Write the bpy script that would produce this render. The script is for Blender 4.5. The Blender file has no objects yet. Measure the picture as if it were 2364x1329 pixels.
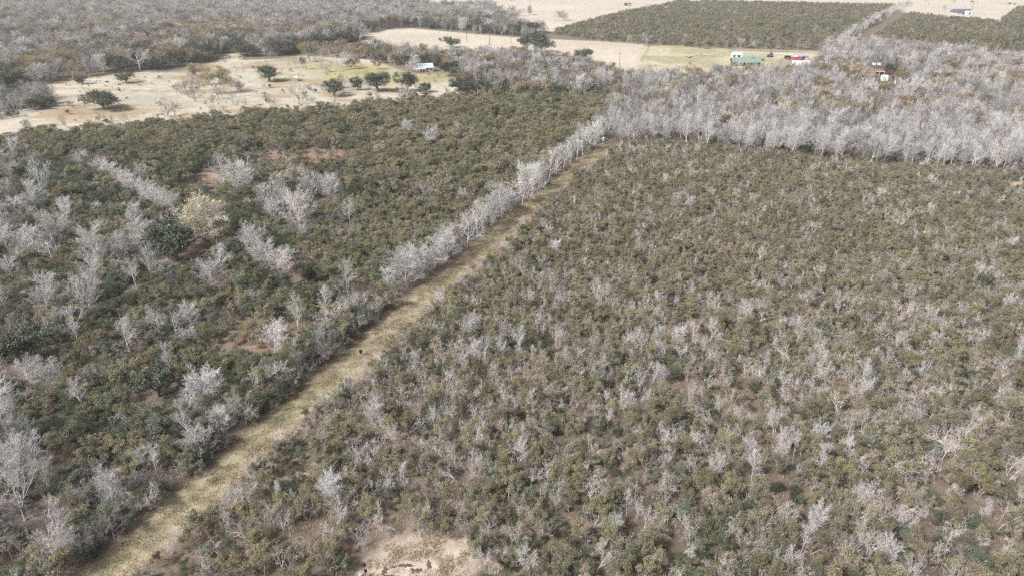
import bpy, math, random
import numpy as np
from mathutils import Vector, Matrix

# ------------------------------------------------------------------ camera, sky, sun, exposure
scene = bpy.context.scene
COL = scene.collection
R = math.radians
PW, PH = 2364.0, 1329.0            # photograph size, used to turn photo pixels into ground points
PITCH, HFOV, CAMZ = 25.0, 72.0, 70.0
cam = bpy.data.cameras.new('camera')
cam.sensor_width = 36.0
cam.lens = 18.0 / math.tan(R(HFOV / 2))
cam.clip_start, cam.clip_end = 1.0, 30000.0
camo = bpy.data.objects.new('camera', cam)
camo.location = (0, 0, CAMZ)
camo.rotation_euler = (R(90 - PITCH), 0, 0)
COL.objects.link(camo)
scene.camera = camo

SUN_EL = 43.0
SUN_DIR = Vector((-0.82, -0.57, 0)).normalized() * math.cos(R(SUN_EL)) + Vector((0, 0, math.sin(R(SUN_EL))))
world = bpy.data.worlds.new('World')
scene.world = world
world.use_nodes = True
nt = world.node_tree
nt.nodes.clear()
sky = nt.nodes.new('ShaderNodeTexSky')
sky.sky_type = 'NISHITA'
sky.sun_disc = False
sky.sun_elevation = R(SUN_EL)
sky.sun_rotation = math.atan2(SUN_DIR.x, SUN_DIR.y) % (2 * math.pi)
sky.dust_density = 6.0
sky.air_density = 1.0
hs = nt.nodes.new('ShaderNodeHueSaturation')
hs.inputs['Saturation'].default_value = 0.30      # thin white overcast
bg = nt.nodes.new('ShaderNodeBackground')
bg.inputs['Strength'].default_value = 0.095
wo = nt.nodes.new('ShaderNodeOutputWorld')
nt.links.new(sky.outputs[0], hs.inputs['Color'])
nt.links.new(hs.outputs[0], bg.inputs[0])
nt.links.new(bg.outputs[0], wo.inputs[0])
sl = bpy.data.lights.new('sun', 'SUN')
sl.energy = 3.7
sl.angle = R(7.0)
sl.color = (1.0, 0.985, 0.97)
so = bpy.data.objects.new('sun', sl)
so.rotation_euler = SUN_DIR.to_track_quat('Z', 'Y').to_euler()
so.location = (-200, -100, 300)
COL.objects.link(so)
vs = scene.view_settings
vs.view_transform = 'Standard'
vs.look = 'None'
vs.gamma = 1.0
vs.exposure = 0.47
vs.use_curve_mapping = False
cy = scene.cycles
cy.max_bounces = 4
cy.diffuse_bounces = 2
cy.glossy_bounces = 2
cy.transmission_bounces = 3
cy.volume_bounces = 1
cy.use_denoising = False
cy.use_adaptive_sampling = True
cy.adaptive_threshold = 0.02
cy.sample_clamp_indirect = 4.0
cy.filter_width = 1.35

# ------------------------------------------------------------------ photo pixel -> ground
FPX = (PW / 2) / math.tan(R(HFOV / 2))
CP, SP = math.cos(R(PITCH)), math.sin(R(PITCH))
def ray(u, v):
    x = (u - PW / 2) / FPX; y = (PH / 2 - v) / FPX
    return (x, CP + y * SP, -SP + y * CP)
def G(u, v, z=0.0):
    d = ray(u, v); t = (z - CAMZ) / d[2]
    return (d[0] * t, d[1] * t)
def depth(p):
    return p[1] * CP + CAMZ * SP
def pxm(p):                                   # photo pixels per metre at ground point p
    return FPX / depth(p)
def zat(p, u, v):                             # height above p seen at photo row v
    d = ray(u, v)
    return CAMZ + d[2] * p[1] / d[1]
def project(P):                               # (n,3) -> photo px
    P = np.asarray(P, float)
    x = P[:, 0]; y = P[:, 1]; z = P[:, 2] - CAMZ
    dz = y * CP - z * SP
    yy = y * SP + z * CP
    return PW / 2 + FPX * x / dz, PH / 2 - FPX * yy / dz, dz
def poly(pts):
    return np.array([G(u, v) for u, v in pts])

# ------------------------------------------------------------------ small numpy helpers
def inside(P, pg):
    x, y = P[:, 0], P[:, 1]
    r = np.zeros(len(P), bool)
    n = len(pg)
    for i in range(n):
        x0, y0 = pg[i]; x1, y1 = pg[(i + 1) % n]
        if y0 == y1: continue
        c = ((y0 > y) != (y1 > y)) & (x < (x1 - x0) * (y - y0) / (y1 - y0) + x0)
        r ^= c
    return r
def dist_line(P, ln, closed=False):
    d = np.full(len(P), 1e9)
    n = len(ln)
    for i in range(n if closed else n - 1):
        a = np.asarray(ln[i]); b = np.asarray(ln[(i + 1) % n]); ab = b - a
        t = np.clip(((P - a) @ ab) / max(ab @ ab, 1e-9), 0, 1)
        d = np.minimum(d, np.hypot(*(P - a - t[:, None] * ab).T))
    return d
def sdist(P, pg):
    d = dist_line(P, pg, True)
    return np.where(inside(P, pg), d, -d)     # positive inside
def vnoise(P, scale, seed):
    rs = np.random.RandomState(seed).rand(256, 256)
    x = P[:, 0] / scale + 1000.3 + seed * 7.1; y = P[:, 1] / scale + 1000.7 + seed * 3.3
    xi = np.floor(x).astype(int); yi = np.floor(y).astype(int)
    fx = x - xi; fy = y - yi
    fx = fx * fx * (3 - 2 * fx); fy = fy * fy * (3 - 2 * fy)
    g = lambda a, b: rs[a % 256, b % 256]
    return (g(xi, yi) * (1 - fx) + g(xi + 1, yi) * fx) * (1 - fy) + (g(xi, yi + 1) * (1 - fx) + g(xi + 1, yi + 1) * fx) * fy
def smooth(a, b, x):
    t = np.clip((x - a) / (b - a), 0, 1); return t * t * (3 - 2 * t)
def ground_z(P):
    P = np.atleast_2d(P)
    return (vnoise(P, 40, 3) - 0.5) * 0.5 + (vnoise(P, 9, 4) - 0.5) * 0.14
def gz(x, y):
    return float(ground_z(np.array([[x, y]]))[0])

# ------------------------------------------------------------------ materials
def new_mat(name):
    m = bpy.data.materials.new(name); m.use_nodes = True
    t = m.node_tree; t.nodes.clear()
    o = t.nodes.new('ShaderNodeOutputMaterial')
    return m, t, o
def principled(t, rough=0.8, spec=0.2):
    b = t.nodes.new('ShaderNodeBsdfPrincipled')
    b.inputs['Roughness'].default_value = rough
    b.inputs['Specular IOR Level'].default_value = spec
    return b
def ramp(t, stops):
    r = t.nodes.new('ShaderNodeValToRGB')
    e = r.color_ramp.elements
    while len(e) < len(stops): e.new(0.5)
    for k, (p, c) in enumerate(stops):
        e[k].position = p; e[k].color = (c[0], c[1], c[2], 1)
    return r
def leaf_mat(name, cols, vary=0.35, transl=0.25, hue=0.02):
    m, t, o = new_mat(name)
    geo = t.nodes.new('ShaderNodeNewGeometry')
    n = len(cols)
    rp = ramp(t, [(k / max(1, n - 1), c) for k, c in enumerate(cols)])
    t.links.new(geo.outputs['Random Per Island'], rp.inputs[0])
    oi = t.nodes.new('ShaderNodeObjectInfo')
    mr = t.nodes.new('ShaderNodeMapRange')
    mr.inputs['To Min'].default_value = 1 - vary; mr.inputs['To Max'].default_value = 1 + vary
    t.links.new(oi.outputs['Random'], mr.inputs['Value'])
    mul = t.nodes.new('ShaderNodeMath'); mul.operation = 'MULTIPLY'; mul.inputs[1].default_value = 7.31
    fr = t.nodes.new('ShaderNodeMath'); fr.operation = 'FRACT'
    t.links.new(oi.outputs['Random'], mul.inputs[0]); t.links.new(mul.outputs[0], fr.inputs[0])
    mh = t.nodes.new('ShaderNodeMapRange')
    mh.inputs['To Min'].default_value = 0.5 - hue; mh.inputs['To Max'].default_value = 0.5 + hue
    t.links.new(fr.outputs[0], mh.inputs['Value'])
    h = t.nodes.new('ShaderNodeHueSaturation')
    t.links.new(mh.outputs[0], h.inputs['Hue']); t.links.new(mr.outputs[0], h.inputs['Value'])
    t.links.new(rp.outputs[0], h.inputs['Color'])
    d = t.nodes.new('ShaderNodeBsdfDiffuse')
    tr = t.nodes.new('ShaderNodeBsdfTranslucent')
    mx = t.nodes.new('ShaderNodeMixShader'); mx.inputs[0].default_value = transl
    t.links.new(h.outputs[0], d.inputs[0]); t.links.new(h.outputs[0], tr.inputs[0])
    t.links.new(d.outputs[0], mx.inputs[1]); t.links.new(tr.outputs[0], mx.inputs[2])
    t.links.new(mx.outputs[0], o.inputs[0])
    return m
def bark_mat(name, c0, c1, vary=0.2):
    m, t, o = new_mat(name)
    tc = t.nodes.new('ShaderNodeTexCoord')
    nz = t.nodes.new('ShaderNodeTexNoise'); nz.inputs['Scale'].default_value = 1.3; nz.inputs['Detail'].default_value = 4
    t.links.new(tc.outputs['Object'], nz.inputs['Vector'])
    rp = ramp(t, [(0.3, c0), (0.7, c1)])
    t.links.new(nz.outputs['Fac'], rp.inputs[0])
    oi = t.nodes.new('ShaderNodeObjectInfo')
    mr = t.nodes.new('ShaderNodeMapRange')
    mr.inputs['To Min'].default_value = 1 - vary; mr.inputs['To Max'].default_value = 1 + vary
    t.links.new(oi.outputs['Random'], mr.inputs['Value'])
    h = t.nodes.new('ShaderNodeHueSaturation')
    mul = t.nodes.new('ShaderNodeMath'); mul.operation = 'MULTIPLY'; mul.inputs[1].default_value = 9.7
    fr = t.nodes.new('ShaderNodeMath'); fr.operation = 'FRACT'
    ms = t.nodes.new('ShaderNodeMapRange'); ms.inputs['To Min'].default_value = 0.3; ms.inputs['To Max'].default_value = 1.7
    t.links.new(oi.outputs['Random'], mul.inputs[0]); t.links.new(mul.outputs[0], fr.inputs[0]); t.links.new(fr.outputs[0], ms.inputs['Value'])
    t.links.new(ms.outputs[0], h.inputs['Saturation'])
    t.links.new(mr.outputs[0], h.inputs['Value']); t.links.new(rp.outputs[0], h.inputs['Color'])
    d = t.nodes.new('ShaderNodeBsdfDiffuse')
    t.links.new(h.outputs[0], d.inputs[0]); t.links.new(d.outputs[0], o.inputs[0])
    return m
def plain_mat(name, col, rough=0.7, metal=0.0, spec=0.3, nscale=2.0, vary=0.12, col2=None, thresh=None):
    m, t, o = new_mat(name)
    tc = t.nodes.new('ShaderNodeTexCoord')
    nz = t.nodes.new('ShaderNodeTexNoise'); nz.inputs['Scale'].default_value = nscale; nz.inputs['Detail'].default_value = 5
    t.links.new(tc.outputs['Object'], nz.inputs['Vector'])
    a = tuple(c * (1 - vary) for c in col); b2 = tuple(min(1, c * (1 + vary)) for c in col)
    st = [(0.3, a), (0.7, b2)]
    if col2: st = [(0.3, a), (thresh or 0.58, b2), ((thresh or 0.58) + 0.06, col2)]
    rp = ramp(t, st)
    t.links.new(nz.outputs['Fac'], rp.inputs[0])
    b = principled(t, rough, spec); b.inputs['Metallic'].default_value = metal
    t.links.new(rp.outputs[0], b.inputs['Base Color']); t.links.new(b.outputs[0], o.inputs[0])
    return m

M = {}
M['white_bark'] = bark_mat('white_bark', (0.53, 0.505, 0.495), (0.74, 0.715, 0.70), 0.15)
M['grey_bark'] = bark_mat('grey_bark', (0.30, 0.28, 0.265), (0.51, 0.485, 0.47), 0.38)
M['field_bark'] = bark_mat('field_bark', (0.46, 0.42, 0.39), (0.72, 0.68, 0.65), 0.25)
M['brown_bark'] = bark_mat('brown_bark', (0.13, 0.11, 0.095), (0.26, 0.23, 0.205), 0.2)
M['stem_bark'] = bark_mat('stem_bark', (0.33, 0.295, 0.265), (0.50, 0.46, 0.42), 0.2)
M['brush'] = bark_mat('brush', (0.22, 0.195, 0.175), (0.36, 0.325, 0.30), 0.25)
M['olive'] = leaf_mat('olive_leaf', [(0.125, 0.115, 0.066), (0.21, 0.192, 0.112), (0.315, 0.285, 0.172), (0.25, 0.222, 0.14)], 0.30, 0.14, 0.013)
M['grey_olive'] = leaf_mat('grey_olive_leaf', [(0.14, 0.13, 0.085), (0.215, 0.20, 0.135), (0.295, 0.275, 0.195)], 0.30, 0.14, 0.02)
M['dry_leaf'] = leaf_mat('dry_leaf', [(0.25, 0.208, 0.152), (0.34, 0.285, 0.212), (0.42, 0.36, 0.28)], 0.25, 0.2, 0.01)
M['ever'] = leaf_mat('evergreen_leaf', [(0.05, 0.066, 0.035), (0.092, 0.114, 0.064), (0.155, 0.178, 0.108)], 0.38, 0.1, 0.015)
M['grey_green'] = leaf_mat('grey_green_leaf', [(0.085, 0.10, 0.07), (0.15, 0.17, 0.122), (0.235, 0.256, 0.192)], 0.28, 0.1, 0.015)
M['oak'] = leaf_mat('oak_leaf', [(0.06, 0.075, 0.052), (0.105, 0.125, 0.088), (0.18, 0.198, 0.15)], 0.28, 0.12, 0.015)
M['ochre'] = leaf_mat('ochre_leaf', [(0.31, 0.25, 0.14), (0.41, 0.34, 0.20), (0.48, 0.405, 0.265)], 0.22, 0.25, 0.012)
M['rust'] = leaf_mat('rust_leaf', [(0.20, 0.15, 0.085), (0.29, 0.222, 0.128), (0.355, 0.29, 0.178)], 0.32, 0.25, 0.025)
M['straw'] = leaf_mat('straw', [(0.35, 0.28, 0.20), (0.46, 0.375, 0.275), (0.55, 0.46, 0.35)], 0.2, 0.2, 0.01)
M['green_grass'] = leaf_mat('green_grass', [(0.24, 0.215, 0.13), (0.315, 0.285, 0.175), (0.40, 0.36, 0.24)], 0.2, 0.2, 0.015)

# ------------------------------------------------------------------ object helpers
def tag(o, label=None, cat=None, group=None, kind=None):
    if label: o['label'] = label
    if cat: o['category'] = cat
    if group: o['group'] = group
    if kind: o['kind'] = kind
    return o
def link(o, parent=None):
    COL.objects.link(o)
    if parent is not None: o.parent = parent
    return o
def empty(name, loc=(0, 0, 0), rz=0.0):
    o = bpy.data.objects.new(name, None)
    o.empty_display_size = 0.5
    o.location = loc; o.rotation_euler = (0, 0, rz)
    return link(o)
def np_mesh(name, verts, faces, mats, midx=None, smooth_=False):
    me = bpy.data.meshes.new(name)
    verts = np.asarray(verts, np.float32); faces = np.asarray(faces, np.int32)
    k = faces.shape[1]
    me.vertices.add(len(verts)); me.vertices.foreach_set('co', verts.ravel())
    me.loops.add(faces.size); me.loops.foreach_set('vertex_index', faces.ravel())
    me.polygons.add(len(faces))
    me.polygons.foreach_set('loop_start', np.arange(0, faces.size, k, dtype=np.int32))
    me.polygons.foreach_set('loop_total', np.full(len(faces), k, np.int32))
    for m in (mats if isinstance(mats, (list, tuple)) else [mats]): me.materials.append(m)
    if midx is not None: me.polygons.foreach_set('material_index', np.asarray(midx, np.int32))
    me.update(calc_edges=True)
    if smooth_: me.polygons.foreach_set('use_smooth', np.ones(len(faces), bool))
    return me
class MB:
    """collects boxes, prisms and tubes into one mesh"""
    def __init__(s): s.v = []; s.f = []
    def add(s, vs, fs):
        o = len(s.v); s.v += [tuple(v) for v in vs]; s.f += [tuple(i + o for i in f) for f in fs]; return s
    def box(s, x0, x1, y0, y1, z0, z1):
        return s.add([(x0, y0, z0), (x1, y0, z0), (x1, y1, z0), (x0, y1, z0), (x0, y0, z1), (x1, y0, z1), (x1, y1, z1), (x0, y1, z1)],
                     [(0, 3, 2, 1), (4, 5, 6, 7), (0, 1, 5, 4), (1, 2, 6, 5), (2, 3, 7, 6), (3, 0, 4, 7)])
    def tube(s, p, q, r0, r1=None, n=8):
        r1 = r0 if r1 is None else r1
        p = Vector(p); q = Vector(q); d = (q - p).normalized()
        a = d.cross(Vector((0, 0, 1)) if abs(d.z) < 0.9 else Vector((1, 0, 0))).normalized(); b = d.cross(a)
        vs = []
        for c, r in ((p, r0), (q, r1)):
            vs += [c + (a * math.cos(2 * math.pi * k / n) + b * math.sin(2 * math.pi * k / n)) * r for k in range(n)]
        fs = [(k, (k + 1) % n, n + (k + 1) % n, n + k) for k in range(n)]
        fs += [tuple(reversed(range(n))), tuple(range(n, 2 * n))]
        return s.add(vs, fs)
    def lathe(s, prof, n=12, c=(0, 0, 0)):
        vs = []; fs = []
        for r, z in prof:
            vs += [(c[0] + r * math.cos(2 * math.pi * k / n), c[1] + r * math.sin(2 * math.pi * k / n), c[2] + z) for k in range(n)]
        for j in range(len(prof) - 1):
            for k in range(n):
                fs.append((j * n + k, j * n + (k + 1) % n, (j + 1) * n + (k + 1) % n, (j + 1) * n + k))
        fs += [tuple(reversed(range(n))), tuple(range((len(prof) - 1) * n, len(prof) * n))]
        return s.add(vs, fs)
    def slab(s, quad, th):
        """a sheet of thickness th below the given four corners"""
        q = [Vector(v) for v in quad]
        nrm = (q[1] - q[0]).cross(q[3] - q[0]).normalized()
        lo = [v - nrm * th for v in q]
        return s.add(q + lo, [(0, 1, 2, 3), (7, 6, 5, 4), (0, 4, 5, 1), (1, 5, 6, 2), (2, 6, 7, 3), (3, 7, 4, 0)])
    def build(s, name, mat, parent=None):
        me = bpy.data.meshes.new(name); me.from_pydata(s.v, [], s.f); me.materials.append(mat); me.update()
        return link(bpy.data.objects.new(name, me), parent)

# ------------------------------------------------------------------ ground layout (photo pixels traced on the ground)
TRACK_L = np.array([(-66, 38), (-53.8, 64.8), (-46.8, 80.6), (-42.6, 92.9), (-37.0, 106.8), (-27.2, 132.6), (-14.2, 164.3), (0.2, 200.7), (19.2, 248), (38.0, 290.4)])
def track_left(y): return np.interp(y, TRACK_L[:, 1], TRACK_L[:, 0])
def track_w(y): return np.interp(y, [40, 65, 95, 108, 114, 122, 145, 180, 230, 270, 295], [6.4, 6.2, 5.6, 6.2, 8.4, 6.4, 5.8, 6.8, 6.0, 6.2, 8.6])
_ty = np.linspace(38, 292, 60)
TRACK = np.concatenate([np.stack([track_left(_ty), _ty], 1), np.stack([track_left(_ty) + track_w(_ty), _ty], 1)[::-1]])
TRACK_C = np.stack([track_left(_ty) + track_w(_ty) * 0.5, _ty], 1)

PASTURE = poly([(-260, 330), (-40, 318), (20, 320), (170, 316), (300, 303), (430, 286), (600, 267), (760, 256), (850, 248), (960, 238), (1060, 230), (1080, 200), (1040, 176), (930, 168),
                (880, 146), (850, 138), (800, 134), (700, 128), (640, 136), (560, 138), (545, 120), (480, 150), (420, 166), (300, 168), (200, 178), (60, 205), (0, 206), (-300, 214)])
PASTURE2 = poly([(828, 76), (880, 70), (950, 66), (1060, 76), (1190, 86), (1300, 92), (1400, 97), (1490, 104), (1498, 112), (1470, 170), (1500, 200), (1440, 200), (1330, 165), (1280, 150), (1200, 142), (1060, 140), (900, 128), (850, 110)])
GREEN = poly([(1500, 106), (1600, 110), (1700, 116), (1800, 121), (1905, 122), (1930, 132), (1900, 195), (1800, 200), (1700, 205), (1500, 212), (1470, 190), (1476, 142)])
FAR1 = poly([(960, 6), (1060, -6), (1500, -20), (3200, -20), (3200, 0), (2364, 14), (2320, 44), (2300, 52), (2150, 40), (2090, 30), (2060, 14), (1800, 8), (1560, 2), (1530, 12), (1440, 28), (1350, 52), (1280, 74), (1220, 70), (1190, 50), (1150, 36), (1130, 12), (1000, 18)])
CLEARING = poly([(820, 1345), (815, 1322), (850, 1298), (885, 1270), (905, 1254), (960, 1252), (1010, 1244), (1045, 1262), (1070, 1300), (1075, 1345), (1060, 1400), (850, 1400)])
YARD = poly([(930, 172), (1030, 172), (1060, 186), (1000, 196), (900, 196), (760, 178), (700, 160), (720, 142), (860, 150)])
RED1 = poly([(560, 355), (700, 345), (800, 352), (820, 368), (700, 372), (600, 380), (480, 425), (420, 420), (450, 400), (540, 380)])
RED2 = poly([(900, 425), (960, 418), (980, 430), (920, 442)])
RED3 = poly([(640, 575), (720, 590), (740, 620), (680, 640), (640, 610)])
RED4 = poly([(530, 740), (680, 730), (700, 760), (560, 800), (470, 790)])
SAND = poly([(1928, 394), (1950, 388), (1980, 392), (1975, 402), (1940, 402)])
SAND2 = poly([(2320, 425), (2400, 420), (2420, 440), (2330, 440)])
BARE1 = poly([(1130, 276), (1150, 272), (1200, 280), (1180, 288), (1140, 286)])
PINK1 = poly([(830, 985), (900, 965), (960, 985), (930, 1010), (850, 1005)])
PINK2 = poly([(640, 1070), (730, 1060), (760, 1100), (700, 1130), (650, 1110)])
ROAD = np.array([G(u, v) for u, v in [(-200, 196), (60, 203), (160, 205), (300, 209), (430, 211), (520, 206), (600, 203), (690, 199), (760, 194), (850, 184), (930, 176)]])
LANE = np.array([G(u, v) for u, v in [(1500, 106), (1700, 113), (1900, 121)]])

tan = lambda r, g, b: np.array([r, g, b])
rg = np.random.RandomState(7)
rows = np.exp(np.linspace(math.log(62), math.log(9000), 520))
cols = np.radians(np.linspace(-66, 66, 420))
GY0 = -26.0
rr, aa = np.meshgrid(rows, cols, indexing='ij')
gx = (rr * np.sin(aa)).ravel(); gy = (rr * np.cos(aa) + GY0).ravel()
GP = np.stack([gx, gy], 1)
n1 = vnoise(GP, 14, 11); n2 = vnoise(GP, 4, 12); n3 = vnoise(GP, 60, 13); n4 = vnoise(GP, 1.7, 14)
wob = (n1 - 0.5) * 3 + (n2 - 0.5) * 1.6
col = np.tile(tan(0.165, 0.13, 0.105), (len(GP), 1)) * (0.8 + 0.4 * n1)[:, None]
zone = np.zeros(len(GP), int)
far = smooth(300, 420, GP[:, 1])
col = col * (1 - far[:, None]) + far[:, None] * tan(0.17, 0.14, 0.105)
def lay(pg, c, width, z=None, amp=1.0, line=False, half=1.0):
    global col
    w = (half - dist_line(GP, pg)) if line else sdist(GP, pg)
    near = w > -60
    a = smooth(-width, width, w + wob * amp) * near
    col = col * (1 - a[:, None]) + a[:, None] * c
    if z is not None: zone[a > 0.5] = z
tanv = tan(0.425, 0.385, 0.31) * (0.82 + 0.36 * n3)[:, None] * (0.84 + 0.32 * n2)[:, None]
tanv = tanv * (1 - 0.30 * smooth(0.55, 0.8, n1)[:, None] * tan(0.6, 1.0, 1.4))
lay(FAR1, tan(0.48, 0.43, 0.36) * (0.92 + 0.16 * n3)[:, None], 6, 3)
lay(PASTURE2, tan(0.475, 0.42, 0.345) * (0.88 + 0.24 * n3)[:, None], 4, 2)
lay(PASTURE, tanv, 2.5, 1, 1.5)
lay(YARD, tan(0.34, 0.31, 0.165) * (0.85 + 0.3 * n1)[:, None], 12, None, 3)
gmix = smooth(0.45, 0.62, vnoise(GP, 22, 21))[:, None]
lay(GREEN, (tan(0.43, 0.38, 0.275) * (1 - gmix) + gmix * tan(0.335, 0.31, 0.195)) * (0.85 + 0.3 * n2)[:, None], 3, 4)
lay(LANE, tan(0.40, 0.33, 0.24), 1.2, 7, 0.3, True, 2.2)
LANE2 = np.array([G(u, v) for u, v in [(2160, 23), (2230, 25), (2310, 30)]])
lay(LANE2, tan(0.62, 0.57, 0.5), 1.5, 7, 0.2, True, 3.0)
lay(ROAD, tan(0.27, 0.215, 0.15) * (0.85 + 0.4 * n2)[:, None], 0.8, 7, 0.25, True, 1.5)
oakp = np.array([G(650, 184)])
go = np.exp(-((GP - oakp[0]) / np.array([12, 7])) ** 2 @ np.ones(2))[:, None]
col = col * (1 - go) + go * tan(0.15, 0.19, 0.05)
for pg in (RED1, RED2, RED3, RED4): lay(pg, tan(0.27, 0.185, 0.135) * (0.75 + 0.5 * n2)[:, None], 6, None, 4)
for pg in (SAND, SAND2, BARE1): lay(pg, tan(0.45, 0.36, 0.25), 1.5, 6)
for pg in (PINK1, PINK2): lay(pg, tan(0.34, 0.275, 0.22), 2, None, 1)
lay(CLEARING, tan(0.45, 0.37, 0.30) * (0.75 + 0.5 * n4)[:, None], 2.2, 6, 1.0)
# grass track: green-grey wheel bands and straw shoulders
ty = np.clip(GP[:, 1], 38, 292)
u = (GP[:, 0] - track_left(ty)) / track_w(ty)
tin = ((GP[:, 1] > 36) & (GP[:, 1] < 293))
wt = smooth(-0.32, -0.06, u + wob * 0.03) * (1 - smooth(0.90, 1.15, u + wob * 0.03)) * tin
gband = np.exp(-((u - 0.30 - 0.1 * (n3 - 0.5)) / 0.22) ** 2)
long = vnoise(np.stack([u * 6, GP[:, 1] * 0.22], 1), 1, 31)
tc = tan(0.345, 0.29, 0.205) * (0.85 + 0.3 * n4)[:, None]
gw = np.clip(gband * 0.9 + (long - 0.5) * 0.6, 0, 1)[:, None]
tc = tc * (1 - gw) + gw * tan(0.245, 0.232, 0.14) * (0.85 + 0.3 * n2)[:, None]
rut = (np.exp(-((u - 0.16) / 0.06) ** 2) + np.exp(-((u - 0.55) / 0.07) ** 2)) * (0.35 + 0.65 * smooth(0.35, 0.65, vnoise(GP, 18, 33)))
rut = np.clip(rut, 0, 1)[:, None] * 0.55
tc = tc * (1 - rut) + rut * tan(0.30, 0.25, 0.19)
mud = np.zeros(len(GP))
for (u0, v0, su, sv) in ((0.42, 190.5, 0.2, 9), (0.42, 214, 0.16, 6), (0.42, 149, 0.17, 3.2), (0.3, 172, 0.2, 4)):
    mud = np.maximum(mud, np.exp(-((u - u0) / su) ** 2 - ((GP[:, 1] - v0) / sv) ** 2))
md = smooth(0.35, 0.75, mud + wob * 0.08)[:, None]
tc = tc * (1 - md) + md * tan(0.125, 0.105, 0.088)
dirt = smooth(0.55, 0.8, mud * 0 + np.exp(-((u - 0.92) / 0.22) ** 2) * smooth(150, 160, GP[:, 1]) * (1 - smooth(200, 212, GP[:, 1])))[:, None]
tc = tc * (1 - dirt) + dirt * tan(0.46, 0.355, 0.25)
col = col * (1 - wt[:, None]) + wt[:, None] * tc
zone[(wt > 0.5) & (u > -0.12)] = 5
col = np.clip(col, 0.01, 0.9)

def ground_mat():
    m, t, o = new_mat('ground_cover')
    at = t.nodes.new('ShaderNodeAttribute'); at.attribute_name = 'cover'
    tc = t.nodes.new('ShaderNodeTexCoord')
    def noise(sc, det):
        n = t.nodes.new('ShaderNodeTexNoise'); n.inputs['Scale'].default_value = sc; n.inputs['Detail'].default_value = det; n.inputs['Roughness'].default_value = 0.65
        t.links.new(tc.outputs['Object'], n.inputs['Vector']); return n
    na = noise(0.9, 6); nb = noise(0.12, 4)
    def mr(n, a, b):
        q = t.nodes.new('ShaderNodeMapRange'); q.inputs['From Min'].default_value = 0.25; q.inputs['From Max'].default_value = 0.75
        q.inputs['To Min'].default_value = a; q.inputs['To Max'].default_value = b
        t.links.new(n.outputs['Fac'], q.inputs['Value']); return q
    q1 = mr(na, 0.72, 1.28); q2 = mr(nb, 0.85, 1.15)
    mu = t.nodes.new('ShaderNodeMath'); mu.operation = 'MULTIPLY'
    t.links.new(q1.outputs[0], mu.inputs[0]); t.links.new(q2.outputs[0], mu.inputs[1])
    h = t.nodes.new('ShaderNodeHueSaturation')
    t.links.new(mu.outputs[0], h.inputs['Value']); t.links.new(at.outputs['Color'], h.inputs['Color'])
    bp = t.nodes.new('ShaderNodeBump'); bp.inputs['Strength'].default_value = 0.6; bp.inputs['Distance'].default_value = 0.25
    t.links.new(na.outputs['Fac'], bp.inputs['Height'])
    b = principled(t, 0.95, 0.1)
    t.links.new(h.outputs[0], b.inputs['Base Color']); t.links.new(bp.outputs[0], b.inputs['Normal'])
    t.links.new(b.outputs[0], o.inputs[0])
    return m
M['ground'] = ground_mat()
nr, nc = len(rows), len(cols)
gzv = ground_z(GP) * (1 - smooth(900, 1500, GP[:, 1]))
gzv = gzv - wt * 0.10 - md[:, 0] * wt * 0.07
idx = np.arange(nr * nc).reshape(nr, nc)
quads = np.stack([idx[:-1, :-1].ravel(), idx[:-1, 1:].ravel(), idx[1:, 1:].ravel(), idx[1:, :-1].ravel()], 1)[:, ::-1]
fz = zone[quads[:, 0]]
for zi, nm, lb, ct in ((0, 'ground', 'brown litter-covered ground under the thickets and woods', 'ground'),
                       (1, 'pasture', 'dry tan pasture with scattered oaks and cattle', 'pasture'),
                       (2, 'hayfield', 'narrow bare tan field with two utility poles', 'field'),
                       (3, 'distant_fields', 'pale tan fields beyond the woods at the top', 'field'),
                       (4, 'green_field', 'yellow-green pasture beside the farm buildings', 'field'),
                       (5, 'grass_track', 'straight mown grass track cutting diagonally through the thicket', 'track'),
                       (6, 'clearing', 'bare straw-coloured clearings between the shrubs', 'clearing'),
                       (7, 'farm_road', 'worn two-wheel dirt road across the pasture', 'road')):
    q = quads[fz == zi]
    if not len(q): continue
    used, inv = np.unique(q, return_inverse=True)
    V = np.stack([GP[used, 0], GP[used, 1], gzv[used]], 1)
    me = np_mesh(nm, V, inv.reshape(-1, 4), M['ground'], smooth_=True)
    ca = me.color_attributes.new('cover', 'FLOAT_COLOR', 'POINT')
    ca.data.foreach_set('color', np.concatenate([col[used], np.ones((len(used), 1))], 1).astype(np.float32).ravel())
    tag(link(bpy.data.objects.new(nm, me)), lb, ct, None, 'structure')

# ------------------------------------------------------------------ tree forms
def tubes(segs, n=3):
    if not len(segs): return np.zeros((0, 3)), np.zeros((0, 4), int)
    S = np.asarray(segs, float)
    p, q, r0, r1 = S[:, :3], S[:, 3:6], S[:, 6:7], S[:, 7:8]
    d = q - p; d /= np.linalg.norm(d, axis=1, keepdims=True) + 1e-9
    ref = np.where(np.abs(d[:, 2:3]) < 0.9, np.array([[0, 0, 1.0]]), np.array([[1.0, 0, 0]]))
    a = np.cross(d, ref); a /= np.linalg.norm(a, axis=1, keepdims=True) + 1e-9
    b = np.cross(d, a)
    V = []
    for c, r in ((p, r0), (q, r1)):
        for k in range(n):
            t = 2 * math.pi * k / n
            V.append(c + (a * math.cos(t) + b * math.sin(t)) * r)
    V = np.stack(V, 1).reshape(-1, 3)
    o = (np.arange(len(S)) * 2 * n)[:, None, None]
    F = np.array([[k, (k + 1) % n, n + (k + 1) % n, n + k] for k in range(n)])[None] + o
    return V, F.reshape(-1, 4)
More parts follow.
